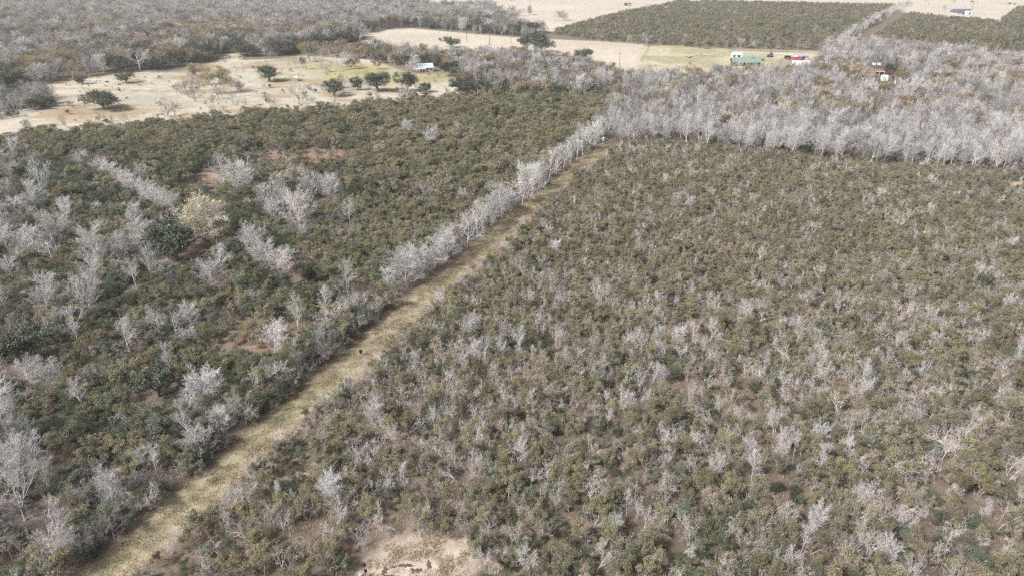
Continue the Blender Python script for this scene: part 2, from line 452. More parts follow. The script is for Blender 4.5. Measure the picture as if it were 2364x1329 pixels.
def leaves(P, size, rs, up=0.4, elong=1.6):
    P = np.asarray(P); n = len(P)
    nrm = rs.normal(size=(n, 3)); nrm[:, 2] = np.abs(nrm[:, 2]) + up
    nrm /= np.linalg.norm(nrm, axis=1, keepdims=True)
    a = np.cross(nrm, rs.normal(size=(n, 3))); a /= np.linalg.norm(a, axis=1, keepdims=True) + 1e-9
    b = np.cross(nrm, a)
    s = (size * rs.uniform(0.6, 1.35, (n, 1)))
    a = a * s * elong * 0.5; b = b * s * 0.5
    V = np.stack([P - a, P + b, P + a, P - b], 1).reshape(-1, 3)
    F = np.arange(4 * n).reshape(-1, 4)
    return V, F
def grow(rs, P, segs, tips, p, d, L, r, lev):
    n = P['seg'][lev]; last = lev == P['levels'] - 1
    st = L / n
    for i in range(n):
        f = (i + 1) / n
        w = P['wob'][lev]
        d = Vector((d.x + rs.gauss(0, w), d.y + rs.gauss(0, w), d.z + rs.gauss(0, w) + P['trop'][lev])).normalized()
        q = p + d * st
        r1 = max(P['rmin'], r * (1 - (1 - P['tap'][lev]) / n * (1 + 0.2 * i)))
        if last and i == n - 1: r1 = P['rmin'] * 0.5
        segs.append((p.x, p.y, p.z, q.x, q.y, q.z, r, r1, lev))
        p, r = q, r1
        if not last and f >= P['start'][lev]:
            k = P['kids'][lev]; k = int(k) + (1 if rs.random() < k - int(k) else 0)
            for _ in range(k):
                ang = R(P['ang'][lev] * rs.uniform(0.7, 1.3)); az = rs.uniform(0, 2 * math.pi)
                a = d.cross(Vector((rs.gauss(0, 1), rs.gauss(0, 1), rs.gauss(0, 1)))).normalized()
                nd = (d * math.cos(ang) + a * math.sin(ang)).normalized()
                ll = L * P['ratio'][lev] * rs.uniform(0.7, 1.25) * (1.15 - 0.45 * f)
                grow(rs, P, segs, tips, p.copy(), nd, ll, max(P['rmin'], r * P['rr'][lev]), lev + 1)
    tips.append((p.x, p.y, p.z, lev))

PAR = {
 # tall pale winter tree: short bole, many ascending limbs, fine brush of twigs
 'bare': dict(levels=4, seg=[6, 5, 4, 1], wob=[0.07, 0.12, 0.16, 0.2], trop=[0.05, 0.13, 0.09, 0.03], tap=[0.25, 0.28, 0.3, 0.4], rmin=0.0105,
              start=[0.30, 0.25, 0.2, 0], kids=[2.6, 2.4, 2.8, 0], ang=[48, 42, 40, 0], ratio=[0.55, 0.52, 0.55, 0], rr=[0.55, 0.5, 0.5, 0], H=9.0, r=0.17),
 'narrow': dict(levels=4, seg=[8, 4, 3, 2], wob=[0.05, 0.1, 0.15, 0.2], trop=[0.04, 0.15, 0.1, 0.04], tap=[0.2, 0.3, 0.35, 0.4], rmin=0.013,
              start=[0.22, 0.25, 0.2, 0], kids=[2.6, 2.3, 2.2, 0], ang=[46, 38, 38, 0], ratio=[0.34, 0.5, 0.55, 0], rr=[0.45, 0.5, 0.5, 0], H=10.0, r=0.14),
 # spreading pale tree forking low
 'spread': dict(levels=5, seg=[3, 4, 3, 3, 1], wob=[0.06, 0.13, 0.16, 0.2, 0.22], trop=[0.02, 0.10, 0.09, 0.06, 0.02], tap=[0.75, 0.35, 0.35, 0.35, 0.4], rmin=0.0105,
              start=[0.6, 0.3, 0.3, 0.3, 0], kids=[3.3, 1.8, 2.1, 2.1, 0], ang=[50, 38, 36, 38, 0], ratio=[1.7, 0.55, 0.6, 0.6, 0], rr=[0.55, 0.58, 0.55, 0.55, 0], H=2.6, r=0.22),
 'plume': dict(levels=4, seg=[7, 4, 4, 1], wob=[0.05, 0.10, 0.16, 0.2], trop=[0.03, 0.10, 0.06, 0.02], tap=[0.2, 0.22, 0.3, 0.4], rmin=0.0155,
              start=[0.14, 0.25, 0.2, 0], kids=[5.0, 2.8, 2.9, 0], ang=[56, 38, 40, 0], ratio=[0.52, 0.46, 0.42, 0], rr=[0.34, 0.42, 0.5, 0], H=7.5, r=0.14),
 # contorted, half-dead thicket tree with few crooked limbs
 'twisted': dict(levels=4, seg=[4, 6, 4, 3], wob=[0.2, 0.24, 0.28, 0.3], trop=[0.02, 0.0, -0.04, -0.06], tap=[0.55, 0.35, 0.35, 0.4], rmin=0.0105,
              start=[0.3, 0.3, 0.25, 0], kids=[1.9, 1.15, 1.5, 0], ang=[42, 42, 46, 0], ratio=[1.15, 0.52, 0.5, 0], rr=[0.7, 0.55, 0.5, 0], H=2.5, r=0.055),
 'olive': dict(levels=4, seg=[3, 4, 3, 2], wob=[0.16, 0.24, 0.26, 0.3], trop=[0.02, 0.06, 0.03, 0.0], tap=[0.6, 0.4, 0.4, 0.4], rmin=0.012,
              start=[0.3, 0.35, 0.3, 0], kids=[2.2, 1.5, 1.6, 0], ang=[42, 44, 48, 0], ratio=[1.0, 0.55, 0.5, 0], rr=[0.65, 0.55, 0.5, 0], H=2.2, r=0.07),
 'brush': dict(levels=3, seg=[3, 3, 2], wob=[0.16, 0.2, 0.25], trop=[0.05, 0.08, 0.02], tap=[0.5, 0.4, 0.4], rmin=0.010,
              start=[0.2, 0.2, 0], kids=[2.2, 2.4, 0], ang=[35, 42, 0], ratio=[0.6, 0.55, 0], rr=[0.6, 0.6, 0], H=2.2, r=0.03),
 'oak': dict(levels=4, seg=[2, 4, 3, 2], wob=[0.05, 0.16, 0.2, 0.25], trop=[0.0, 0.03, 0.03, 0.02], tap=[0.8, 0.4, 0.4, 0.4], rmin=0.03,
              start=[0.5, 0.3, 0.3, 0], kids=[3.6, 1.7, 1.8, 0], ang=[58, 45, 45, 0], ratio=[2.1, 0.55, 0.55, 0], rr=[0.55, 0.5, 0.5, 0], H=2.2, r=0.38),
}
PROTO = {}          # kind -> list of dict(trunk, crown, joint, h, w)
PCOL = {}
def make_form(kind, k, par, bark, leaf=None, nleaf=0, lsize=0.15, sig=0.3, leaf_lev=2, stems=1, clumps=0, big=2, up=0.4, elong=1.6, lean=0.1, twigs=True, crown_pts=None, names=('trunk', 'crown')):
    rs = random.Random(hash((len(kind), k, 17)) + sum(map(ord, kind)) * 131 + k * 977)
    nrs = np.random.RandomState(sum(map(ord, kind)) * 13 + k)
    P = PAR[par]
    segs, tips = [], []
    for s in range(stems):
        az = rs.uniform(0, 6.28); ln = lean if stems == 1 else rs.uniform(0.25, 0.8)
        d = Vector((math.cos(az) * ln, math.sin(az) * ln, 1)).normalized()
        o = Vector((math.cos(az), math.sin(az), 0)) * (0 if stems == 1 else rs.uniform(0.05, 0.3))
        L = P['H'] * rs.uniform(0.85, 1.15)
        grow(rs, P, segs, tips, Vector((o.x, o.y, -0.15)), d, L, P['r'] * rs.uniform(0.85, 1.2), 0)
    S = np.array(segs); T = np.array(tips)
    S[:, 2] = np.maximum(S[:, 2], -0.2); S[:, 5] = np.maximum(S[:, 5], 0.05)
    lo = S[:, 8] < big
    V1, F1 = tubes(S[lo], 5)
    V2, F2 = tubes(S[~lo], 3) if twigs else (np.zeros((0, 3)), np.zeros((0, 4), int))
    mats1 = M[bark]
    parts2 = [(V2, F2, 0)]
    if leaf:
        tp = T[T[:, 3] >= leaf_lev][:, :3]
        if crown_pts:                               # dome-shaped crown: clumps spread over an egg-shaped volume
            cz, rx_, rz_ = crown_pts
            q_ = nrs.normal(size=(clumps, 3)); q_ /= np.linalg.norm(q_, axis=1, keepdims=True)
            q_ *= nrs.uniform(0.55, 1.0, (clumps, 1)) ** 0.5 * nrs.uniform(0.85, 1.1, (clumps, 1))
            lob = nrs.uniform(-1, 1, (8, 3)) * np.array([0.74 * rx_, 0.74 * rx_, 0.42 * rz_]); lr = nrs.uniform(0.28, 0.55, 8); li = nrs.randint(0, 8, clumps)
            tp = q_ * np.array([rx_, rx_, rz_]) * lr[li][:, None] + lob[li] + np.array([0, 0, cz]); tp = tp[tp[:, 2] > 0.25 * rz_]
        elif clumps and len(tp) > clumps:
            wt_ = tp[:, 2] - tp[:, 2].min() + 0.3 * np.hypot(tp[:, 0], tp[:, 1]) + 0.2
            tp = tp[nrs.choice(len(tp), clumps, False, wt_ / wt_.sum())]
        g3 = nrs.normal(size=(nleaf, 3)); g3 *= np.minimum(1, 1.7 / (np.linalg.norm(g3, axis=1, keepdims=True) + 1e-6))
        sc_ = nrs.uniform(0.6, 1.35, len(tp)); pick = nrs.randint(0, len(tp), nleaf)
        c = tp[pick] + g3 * sc_[pick][:, None] * np.array([sig, sig, sig * 0.62])
        c[:, 2] = np.maximum(c[:, 2], 0.12)
        V3, F3 = leaves(c, lsize, nrs, up, elong)
        parts2.append((V3, F3, 1))
    VV = []; FF = []; MI = []; off = 0
    for v, f, mi in parts2:
        VV.append(v); FF.append(f + off); MI.append(np.full(len(f), mi)); off += len(v)
    VV = np.concatenate(VV); FF = np.concatenate(FF); MI = np.concatenate(MI)
    allv = np.concatenate([V1, VV])
    h = float(np.percentile(allv[:, 2], 99.5)); w = float(np.percentile(np.hypot(allv[:, 0], allv[:, 1]), 96) * 2)
    mats2 = [M[bark], M[leaf]] if leaf else [M[bark]]
    tm = np_mesh(names[0], V1, F1, mats1)
    cm = np_mesh(names[1], VV, FF, mats2, MI)
    jm = np_mesh(kind + '_form', allv, np.concatenate([F1, FF + len(V1)]), mats2, np.concatenate([np.zeros(len(F1)), MI]))
    PROTO.setdefault(kind, []).append(dict(trunk=tm, crown=cm, joint=jm, h=h, w=w, names=names))
for k in range(3): make_form('bare_tree', k, 'bare', 'white_bark')
for k in range(3, 7): make_form('bare_tree', k, 'plume', 'white_bark')
for k in range(7, 10): make_form('bare_tree', k, 'spread', 'white_bark', big=3)
for k in range(10, 12): make_form('bare_tree', k, 'narrow', 'white_bark')
for k in range(4): make_form('grey_tree', k, 'bare', 'grey_bark')
for k in range(4, 7): make_form('grey_tree', k, 'spread', 'grey_bark', big=3)
for k in range(7, 9): make_form('grey_tree', k, 'plume', 'grey_bark')
for k in range(8): make_form('twisted_tree', k, 'twisted', 'field_bark', stems=1 + k % 3, lean=0.3)
for k in range(7): make_form('thicket_tree', k, 'olive', 'stem_bark', 'olive', 3300, 0.085, 0.33, 2, stems=1 + k % 3, lean=0.25, clumps=22, up=0.7, elong=2.3)
for k in range(7, 10): make_form('thicket_tree', k, 'olive', 'stem_bark', 'grey_olive', 2900, 0.085, 0.33, 2, stems=1 + k % 3, lean=0.25, clumps=20, up=0.7, elong=2.3)
for k in range(10, 12): make_form('thicket_tree', k, 'olive', 'stem_bark', 'dry_leaf', 1700, 0.085, 0.30, 2, stems=2, lean=0.25, clumps=16, up=0.7, elong=2.3)
SH = ('stem', 'foliage')
for k in range(5): make_form('evergreen_shrub', k, 'olive', 'brown_bark', 'ever', 3600, 0.105, 0.40, 1, stems=3, names=SH, clumps=26, up=0.7)
for k in range(5, 8): make_form('evergreen_shrub', k, 'olive', 'brown_bark', 'grey_green', 3600, 0.105, 0.40, 1, stems=3, names=SH, clumps=26, up=0.7)
for k in range(4): make_form('twig_shrub', k, 'brush', 'brush', stems=6, big=1, names=('stem', 'twigs'))
for k in range(5): make_form('live_oak', k, 'oak', 'brown_bark', 'oak', 6200, 0.22, 0.52, 2, big=2, clumps=130, up=0.7, crown_pts=(3.2, 4.4, 2.7))
for k in range(3): make_form('ochre_tree', k, 'plume', 'white_bark', 'ochre', 6500, 0.125, 0.34, 2)
for k in range(3, 5): make_form('ochre_tree', k, 'spread', 'white_bark', 'ochre', 8500, 0.10, 0.30, 4, big=3)
for k in range(4): make_form('rust_tree', k, 'bare' if k < 2 else 'spread', 'grey_bark', 'rust', 5200, 0.15, 0.55, 2, clumps=110, up=0.6)
for kind, L in PROTO.items():
    c = bpy.data.collections.new(kind + '_forms'); PCOL[kind] = c
    for k, pr in enumerate(L):
        c.objects.link(bpy.data.objects.new('%s_form_%02d' % (kind, k), pr['joint']))

# ------------------------------------------------------------------ planting
PLANT = []      # kind, variant, x, y, rz, sx, sz, zone_phrase
def put(kind, x, y, h=None, w=None, s=1.0, zone_='', var=None, rs=random):
    L = PROTO[kind]
    v = rs.randrange(len(L)) if var is None else var
    pr = L[v]
    sz = s if h is None else h / pr['h']
    sx = sz if w is None else w / pr['w']
    PLANT.append((kind, v, x, y, rs.uniform(0, 6.283), sx, sz, zone_))

HAND = []
def hand(kind, u_, v_, hpx, wpx, label, group=None, var=None, cat='tree'):
    """one plant singled out in the photo: base pixel, height and width in photo pixels"""
    p = G(u_, v_)
    h = max(1.0, zat(p, u_, v_ - hpx)); w = 1.12 * wpx / pxm(p)
    HAND.append((kind, p, h, w, label, group, var, cat))

SLIM = {'thicket_tree': 0.80, 'twisted_tree': 0.70, 'evergreen_shrub': 0.92}
def scatter(pg, spacing, mix, seed, zone_, hr, keep=None, forms={}, slim={}):
    """jittered planting inside a ground polygon; mix: kind -> weight or function(P)"""
    rs = np.random.RandomState(seed); pr = random.Random(seed)
    lo = pg.min(0); hi = pg.max(0)
    nx = int((hi[0] - lo[0]) / spacing) + 1; ny = int((hi[1] - lo[1]) / (spacing * 0.87)) + 1
    X, Y = np.meshgrid(np.arange(nx), np.arange(ny))
    P = np.stack([(X + 0.5 * (Y % 2)).ravel() * spacing + lo[0], Y.ravel() * spacing * 0.87 + lo[1]], 1)
    P = P + rs.uniform(-0.48, 0.48, P.shape) * spacing
    P = P[inside(P, pg)]
    uu, vv, dz = project(np.concatenate([P, np.zeros((len(P), 1))], 1))
    P = P[(uu > -260) & (uu < PW + 260) & (vv < PH + 140)]
    if keep is not None: P = P[keep(P) > rs.rand(len(P))]
    kinds = list(mix)
    Wt = np.stack([mix[k](P) if callable(mix[k]) else np.full(len(P), mix[k]) for k in kinds], 1)
    Wt = np.clip(Wt, 0, None); Wt /= Wt.sum(1, keepdims=True) + 1e-9
    cw = np.cumsum(Wt, 1); r = rs.rand(len(P))
    ki = (r[:, None] > cw).sum(1).clip(0, len(kinds) - 1)
    for (x, y), k in zip(P, ki):
        kd = kinds[k]; a, b = hr[kd]
        h = pr.triangular(a, b, (a + b) / 2)
        v = pr.choice(forms[kd]) if kd in forms else pr.randrange(len(PROTO[kd])); q = PROTO[kd][v]
        sz = h / q['h']; sx = sz * pr.uniform(0.85, 1.2) * slim.get(kd, SLIM.get(kd, 1.0))
        PLANT.append((kd, v, float(x), float(y), pr.uniform(0, 6.283), sx, sz, zone_))
    return P

def clear_of(*pgs, d=0.5):
    def f(P):
        k = np.ones(len(P))
        for pg in pgs: k *= 1 - smooth(-d - 0.8, -d + 0.8, sdist(P, pg))
        return k
    return f
def trackclear(l=1.0, r=0.7):
    def f(P):
        y = np.clip(P[:, 1], 38, 292); L_ = track_left(y); W_ = track_w(y)
        on = (P[:, 0] > L_ - l) & (P[:, 0] < L_ + W_ + r) & (P[:, 1] < 293)
        return 1.0 - on
    return f
def both(*fs):
    return lambda P: np.prod([f(P) for f in fs], axis=0)

# thicket right of the track
y0 = np.linspace(40, 290, 30)
FIELD_R = np.concatenate([np.stack([track_left(y0) + track_w(y0), y0], 1), poly([(1445, 338), (1560, 336), (1700, 353), (1900, 378), (2100, 393), (2364, 405), (2700, 420)]), np.array([(330, 150), (170, 40)])])
near = lambda P: 1 - smooth(105, 190, P[:, 1])
right_edge = lambda P: smooth(90, 190, P[:, 0] - (P[:, 1] - 150) * 0.25)
wz = lambda P: vnoise(P, 16, 51)
scatter(FIELD_R, 1.85, {'thicket_tree': lambda P: 0.60 + 0.45 * (1 - near(P)) * (1 - 0.4 * right_edge(P)),
                       'twisted_tree': lambda P: 0.12 + 0.26 * near(P) * (0.5 + smooth(0.3, 0.7, wz(P))) + 0.06 * right_edge(P) + 0.08 * smooth(0.6, 0.75, vnoise(P, 22, 53)),
                       'bare_tree': lambda P: 0.014 + 0.018 * near(P) + 0.02 * right_edge(P),
                       'evergreen_shrub': lambda P: 0.15 + 0.45 * smooth(0.50, 0.70, vnoise(P, 9, 52)) * (0.4 + 0.6 * near(P)),
                       'twig_shrub': lambda P: 0.07 + 0.06 * right_edge(P)},
        101, 'right', {'thicket_tree': (2.0, 4.3), 'twisted_tree': (2.4, 5.2), 'bare_tree': (3.0, 6.0), 'evergreen_shrub': (1.2, 3.0), 'twig_shrub': (1.4, 2.8)},
        both(trackclear(0.5, 1.5), clear_of(CLEARING, SAND, SAND2, d=0.7), lambda P: 0.94 - 0.45 * smooth(0.62, 0.8, vnoise(P, 9, 54)) * near(P), lambda P: 1 - 0.55 * (inside(P, PINK1) | inside(P, PINK2))), forms={'bare_tree': [0, 1, 2, 3, 4, 10, 11], 'thicket_tree': [0, 1, 2, 3, 4, 5, 6, 7, 8, 9, 7, 8, 9, 10, 11, 10, 11]}, slim={'thicket_tree': 0.76, 'twisted_tree': 0.6, 'bare_tree': 0.75})

# thickets left of the track, up to the pasture
_tl = np.stack([track_left(y0) - 1.2, y0], 1)
FIELD_L = np.concatenate([_tl, poly([(1400, 300), (1400, 216), (1060, 232), (1000, 240), (960, 236), (900, 252), (850, 246), (800, 262), (740, 256), (690, 272), (600, 266), (540, 284), (470, 280), (430, 297), (360, 292), (300, 314), (230, 304), (170, 325), (90, 314), (20, 332), (-260, 352)]), np.array([(-230, 150), (-110, 36)])])
def west(P): return smooth(0, 1, (-(P[:, 0]) - 20 - (P[:, 1] - 130) * 0.27) / 60 + 0.25) * (1 - smooth(230, 300, P[:, 1]))
REDC = [poly(p_) for p_ in ([(550, 352), (700, 342), (810, 350), (830, 392), (700, 398), (600, 410), (480, 452), (410, 446), (440, 402), (535, 378)], [(895, 424), (960, 416), (985, 450), (915, 462)], [(640, 575), (720, 590), (745, 650), (680, 672), (635, 630)], [(530, 740), (690, 728), (712, 790), (560, 832), (465, 815)])]
redin = lambda P: np.any([inside(P, p_) for p_ in REDC], axis=0)
redk = lambda P: 1 - 0.86 * redin(P)
scatter(FIELD_L, 2.2, {'thicket_tree': lambda P: 0.45 + 0.35 * (1 - west(P)) - 0.3 * smooth(0.5, 0.7, vnoise(P, 30, 61)),
                       'evergreen_shrub': lambda P: 0.12 + 0.60 * west(P) + 0.5 * smooth(0.52, 0.7, vnoise(P, 26, 62)) * (0.35 + 0.65 * west(P)),
                       'twig_shrub': lambda P: 0.10 + 0.30 * smooth(0.55, 0.7, vnoise(P, 18, 63)) * west(P),
                       'twisted_tree': 0.035, 'grey_tree': lambda P: 0.02 * west(P), 'bare_tree': lambda P: 0.001 + 0.010 * west(P)},
        102, 'left', {'thicket_tree': (2.4, 5.0), 'evergreen_shrub': (1.6, 4.3), 'twig_shrub': (2.0, 3.8), 'twisted_tree': (2.8, 4.6), 'grey_tree': (3.5, 6.0), 'bare_tree': (4.0, 7.5)},
        both(trackclear(2.2, 0), clear_of(BARE1, d=0.3), redk, lambda P: 1.0 - smooth(205, 225, P[:, 1])), forms={'bare_tree': [0, 1, 2, 3, 4, 5, 6]})
scatter(FIELD_L, 3.1, {'thicket_tree': lambda P: 0.45 + 0.35 * (1 - west(P)) - 0.3 * smooth(0.5, 0.7, vnoise(P, 30, 61)),
                       'evergreen_shrub': lambda P: 0.12 + 0.60 * west(P) + 0.5 * smooth(0.52, 0.7, vnoise(P, 26, 62)) * (0.35 + 0.65 * west(P)),
                       'twig_shrub': lambda P: 0.10 + 0.30 * smooth(0.55, 0.7, vnoise(P, 18, 63)) * west(P),
                       'twisted_tree': 0.035, 'grey_tree': lambda P: 0.02 * west(P), 'bare_tree': lambda P: 0.001 + 0.010 * west(P)},
        152, 'left', {'thicket_tree': (3.2, 6.4), 'evergreen_shrub': (2.8, 6.2), 'twig_shrub': (2.0, 3.8), 'twisted_tree': (2.8, 4.6), 'grey_tree': (3.5, 6.0), 'bare_tree': (4.0, 7.5)},
        both(trackclear(2.2, 0), clear_of(BARE1, d=0.3), redk, lambda P: smooth(205, 225, P[:, 1])), slim={'thicket_tree': 0.95, 'evergreen_shrub': 1.0}, forms={'bare_tree': [0, 1, 2, 3, 4, 5, 6]})
for _i, _pg in enumerate(REDC):
    scatter(_pg, 3.0, {'thicket_tree': 0.5, 'twig_shrub': 0.3, 'evergreen_shrub': 0.2}, 170 + _i, 'left', {'thicket_tree': (0.8, 1.8), 'twig_shrub': (0.8, 1.8), 'evergreen_shrub': (0.8, 2.0)}, lambda P: np.full(len(P), 0.6), forms={'thicket_tree': [7, 8, 10, 11]})
# paler growth at the left border
for _i, _pg in enumerate(([(-220, 345), (40, 335), (110, 400), (170, 470), (175, 560), (100, 640), (-220, 660)], [(-180, 960), (40, 950), (120, 1060), (190, 1200), (190, 1290), (110, 1370), (-180, 1370)])):
    scatter(poly(_pg), 7.2, {'bare_tree': 0.5, 'grey_tree': 0.5}, 160 + _i, 'left', {'bare_tree': (4.5, 8), 'grey_tree': (4.5, 8.5)}, None, forms={'bare_tree': [0, 3, 4, 5, 6], 'grey_tree': [4, 5, 6, 7, 8]})
# dense grey brush and dark shrubs along the left edge of the track
EDGE_L = np.concatenate([np.stack([track_left(y0) - 1.8, y0], 1), np.stack([track_left(y0) - 7.0, y0], 1)[::-1]])
scatter(EDGE_L, 2.0, {'twig_shrub': 0.6, 'evergreen_shrub': 0.25, 'grey_tree': 0.10, 'twisted_tree': 0.12}, 103, 'edge',
        {'twig_shrub': (1.8, 3.8), 'evergreen_shrub': (1.5, 3.0), 'grey_tree': (4.0, 6.0), 'twisted_tree': (3, 5)}, lambda P: np.full(len(P), 0.8))

# pale bare forest beyond the right-hand thicket
FOREST_R = poly([(1425, 333), (1445, 330), (1560, 328), (1700, 344), (1900, 368), (2100, 382), (2364, 396), (2800, 415), (2900, 150), (2364, 152), (2310, 147), (2150, 125), (2010, 112), (1960, 112), (1920, 134), (1895, 142), (1890, 172), (1800, 180), (1700, 184), (1500, 194), (1425, 222), (1404, 262), (1400, 305)])
HOMES = [poly([(1992, 160), (2040, 160), (2034, 210), (2000, 210)]), poly([(2026, 176), (2085, 176), (2080, 228), (2030, 228)]), poly([(1680, 150), (1770, 150), (1770, 172), (1690, 168)]), poly([(1810, 150), (1890, 150), (1890, 180), (1810, 176)])]
scatter(FOREST_R, 4.9, {'bare_tree': lambda P: 0.20 + 0.25 * (1 - smooth(290, 340, P[:, 1])), 'grey_tree': lambda P: 0.42 + 0.4 * smooth(0.45, 0.65, vnoise(P, 60, 71)),
                        'rust_tree': lambda P: 0.06 * smooth(300, 350, P[:, 1]), 'ochre_tree': lambda P: 0.03 * smooth(300, 350, P[:, 1]), 'live_oak': lambda P: 0.02 * smooth(350, 380, P[:, 1]), 'twig_shrub': 0.05, 'evergreen_shrub': lambda P: 0.05 + 0.12 * smooth(0.6, 0.75, vnoise(P, 40, 72))},
        104, 'forest', {'bare_tree': (6.5, 14.0), 'grey_tree': (6.5, 13.5), 'rust_tree': (8, 12), 'ochre_tree': (8, 11), 'live_oak': (6, 9), 'twig_shrub': (2, 4), 'evergreen_shrub': (3, 6)},
        both(clear_of(*HOMES, d=1.0)), forms={'bare_tree': [0, 1, 2, 3, 10, 11], 'grey_tree': [0, 1, 2, 3, 7, 8]}, slim={'bare_tree': 0.8, 'grey_tree': 0.85})
scatter(FOREST_R, 3.6, {'twig_shrub': 0.7, 'evergreen_shrub': 0.3}, 105, 'forest', {'twig_shrub': (2, 4), 'evergreen_shrub': (2, 4)}, both(clear_of(*HOMES, d=1.0), lambda P: 1 - smooth(330, 420, P[:, 1])))

# mixed woods left and top
FOREST_L = poly([(-700, 214), (-300, 216), (0, 208), (60, 203), (200, 176), (300, 166), (420, 160), (480, 140), (545, 118), (560, 132), (640, 130), (700, 122), (740, 112), (800, 100), (850, 96), (828, 80), (880, 68), (950, 63), (1060, 73), (1190, 83), (1270, 78), (1230, 72), (1195, 70), (1195, 52), (1150, 38), (1130, 20), (1000, 24), (960, 8), (1000, -8), (1000, -22), (-900, -22)])
band = lambda P: 0.6 * vnoise(P, 120, 81) + 0.4 * vnoise(P, 30, 83)
edge_l = lambda P: 1 - smooth(0, 90, dist_line(P, poly([(0, 208), (200, 176), (420, 160), (545, 118), (700, 122), (850, 92), (950, 63), (1190, 83)])))
scatter(FOREST_L, 9.6, {'grey_tree': lambda P: 0.62 + 0.3 * smooth(650, 900, P[:, 1]) , 'bare_tree': lambda P: 0.06 + 0.3 * smooth(0.6, 0.75, vnoise(P, 35, 84)),
                        'rust_tree': lambda P: 0.06 + 0.36 * smooth(0.45, 0.7, band(P)) * (1 - 0.6 * smooth(800, 1100, P[:, 1])),
                        'live_oak': lambda P: 0.12 + 0.95 * smooth(0.46, 0.62, vnoise(P, 45, 82)) * (1 - 0.8 * smooth(700, 1000, P[:, 1])) + 0.18 * edge_l(P),
                        'evergreen_shrub': lambda P: 0.05 + 0.25 * edge_l(P), 'ochre_tree': 0.03},
        106, 'far', {'grey_tree': (10, 17), 'bare_tree': (10, 16), 'rust_tree': (10, 16), 'live_oak': (8, 13), 'evergreen_shrub': (6, 9), 'ochre_tree': (9, 13)}, forms={'grey_tree': [1, 4, 5, 6, 7, 8], 'bare_tree': [3, 4, 5, 6, 7, 8, 9]}, slim={'grey_tree': 1.15, 'rust_tree': 1.2, 'bare_tree': 1.1})
# left arm of the woods that reaches into the pasture
ARM = poly([(-300, 250), (-100, 232), (60, 218), (135, 226), (140, 238), (60, 262), (10, 280), (-300, 300)])
scatter(ARM, 5.0, {'grey_tree': 0.6, 'live_oak': 0.15, 'evergreen_shrub': 0.2, 'twig_shrub': 0.2}, 107, 'arm', {'grey_tree': (7, 10), 'live_oak': (5, 7), 'evergreen_shrub': (3, 5), 'twig_shrub': (3, 4)})
# middle woods behind the small house
WOODS_M = poly([(1064, 212), (1076, 196), (1042, 174), (1005, 160), (930, 152), (890, 146), (850, 138), (850, 122), (900, 128), (1000, 138), (1060, 138), (1200, 140), (1270, 150), (1330, 160), (1420, 188), (1480, 198), (1500, 206), (1425, 222), (1400, 226), (1200, 230)])
YARDK = poly([(935, 152), (1035, 152), (1045, 176), (935, 172)])
scatter(WOODS_M, 5.6, {'grey_tree': 0.38, 'bare_tree': 0.10, 'rust_tree': 0.10, 'ochre_tree': 0.06, 'live_oak': 0.34, 'evergreen_shrub': 0.22}, 108, 'mid',
        {'grey_tree': (9, 14), 'bare_tree': (9, 13.5), 'rust_tree': (9, 13), 'ochre_tree': (7, 10), 'live_oak': (6.5, 10), 'evergreen_shrub': (4, 7)}, clear_of(YARDK, d=1.5))
# tree fringe along the far edge of pasture's upper right corner
FRINGE = poly([(700, 130), (850, 140), (900, 150), (880, 122), (800, 112), (720, 118)])
scatter(FRINGE, 9, {'grey_tree': 0.4, 'rust_tree': 0.5, 'ochre_tree': 0.1}, 109, 'far', {'grey_tree': (6, 9), 'rust_tree': (7, 10), 'ochre_tree': (6, 9)})
# distant scrub fields
SCRUB1 = poly([(1275, 80), (1350, 56), (1445, 32), (1530, 16), (1570, 6), (1800, 11), (2060, 17), (2040, 45), (1985, 78), (1930, 112), (1890, 117), (1700, 111), (1500, 103), (1400, 95)])
SCRUB2 = poly([(2060, 60), (2100, 36), (2160, 44), (2300, 54), (2322, 72), (2318, 126), (2150, 100), (2020, 88)])
SCRUB3 = poly([(2312, 48), (2350, 22), (2700, 20), (2900, 150), (2364, 134), (2336, 118), (2332, 70)])
for i, (pg, b) in enumerate(((SCRUB1, 0.35), (SCRUB2, 0.45), (SCRUB3, 0.3))):
    scatter(pg, 5.8, {'thicket_tree': 0.36 + b, 'evergreen_shrub': 0.28, 'twig_shrub': 0.05, 'grey_tree': 0.025}, 110 + i, 'scrub',
            {'thicket_tree': (4.2, 7), 'evergreen_shrub': (3.6, 6.5), 'twig_shrub': (3, 5), 'grey_tree': (5, 9)})
def line_plant(px, spacing, kinds, seed, hr, zone_, jit=2.0, forms={}):
    rs = random.Random(seed); P = [Vector(G(u, v)) for u, v in px]
    P = [p_ + Vector((-2.6, 0)) if seed == 215 else p_ for p_ in P]
    for a, b in zip(P[:-1], P[1:]):
        n = max(1, int((b - a).length / spacing))
        for k in range(n):
            p = a.lerp(b, (k + rs.random()) / n) + Vector((rs.uniform(-jit, jit), rs.uniform(-jit, jit)))
            kd = rs.choices(list(kinds), list(kinds.values()))[0]
            put(kd, p.x, p.y, h=rs.uniform(*hr[kd]), zone_=zone_, rs=rs, var=rs.choice(forms[kd]) if kd in forms else None)
HR = {'grey_tree': (6, 10), 'bare_tree': (6, 10), 'twig_shrub': (2, 4), 'evergreen_shrub': (3, 5), 'live_oak': (5, 8), 'rust_tree': (6, 9), 'thicket_tree': (3, 5)}
line_plant([(1900, 122), (1960, 88), (2020, 52), (2075, 22), (2095, 14)], 5, {'bare_tree': 1, 'grey_tree': 1}, 201, HR, 'hedge', 6)
line_plant([(1276, 80), (1400, 97), (1500, 105), (1700, 113), (1890, 119)], 5, {'twig_shrub': 2, 'evergreen_shrub': 2, 'grey_tree': 1}, 202, HR, 'scrub', 3)
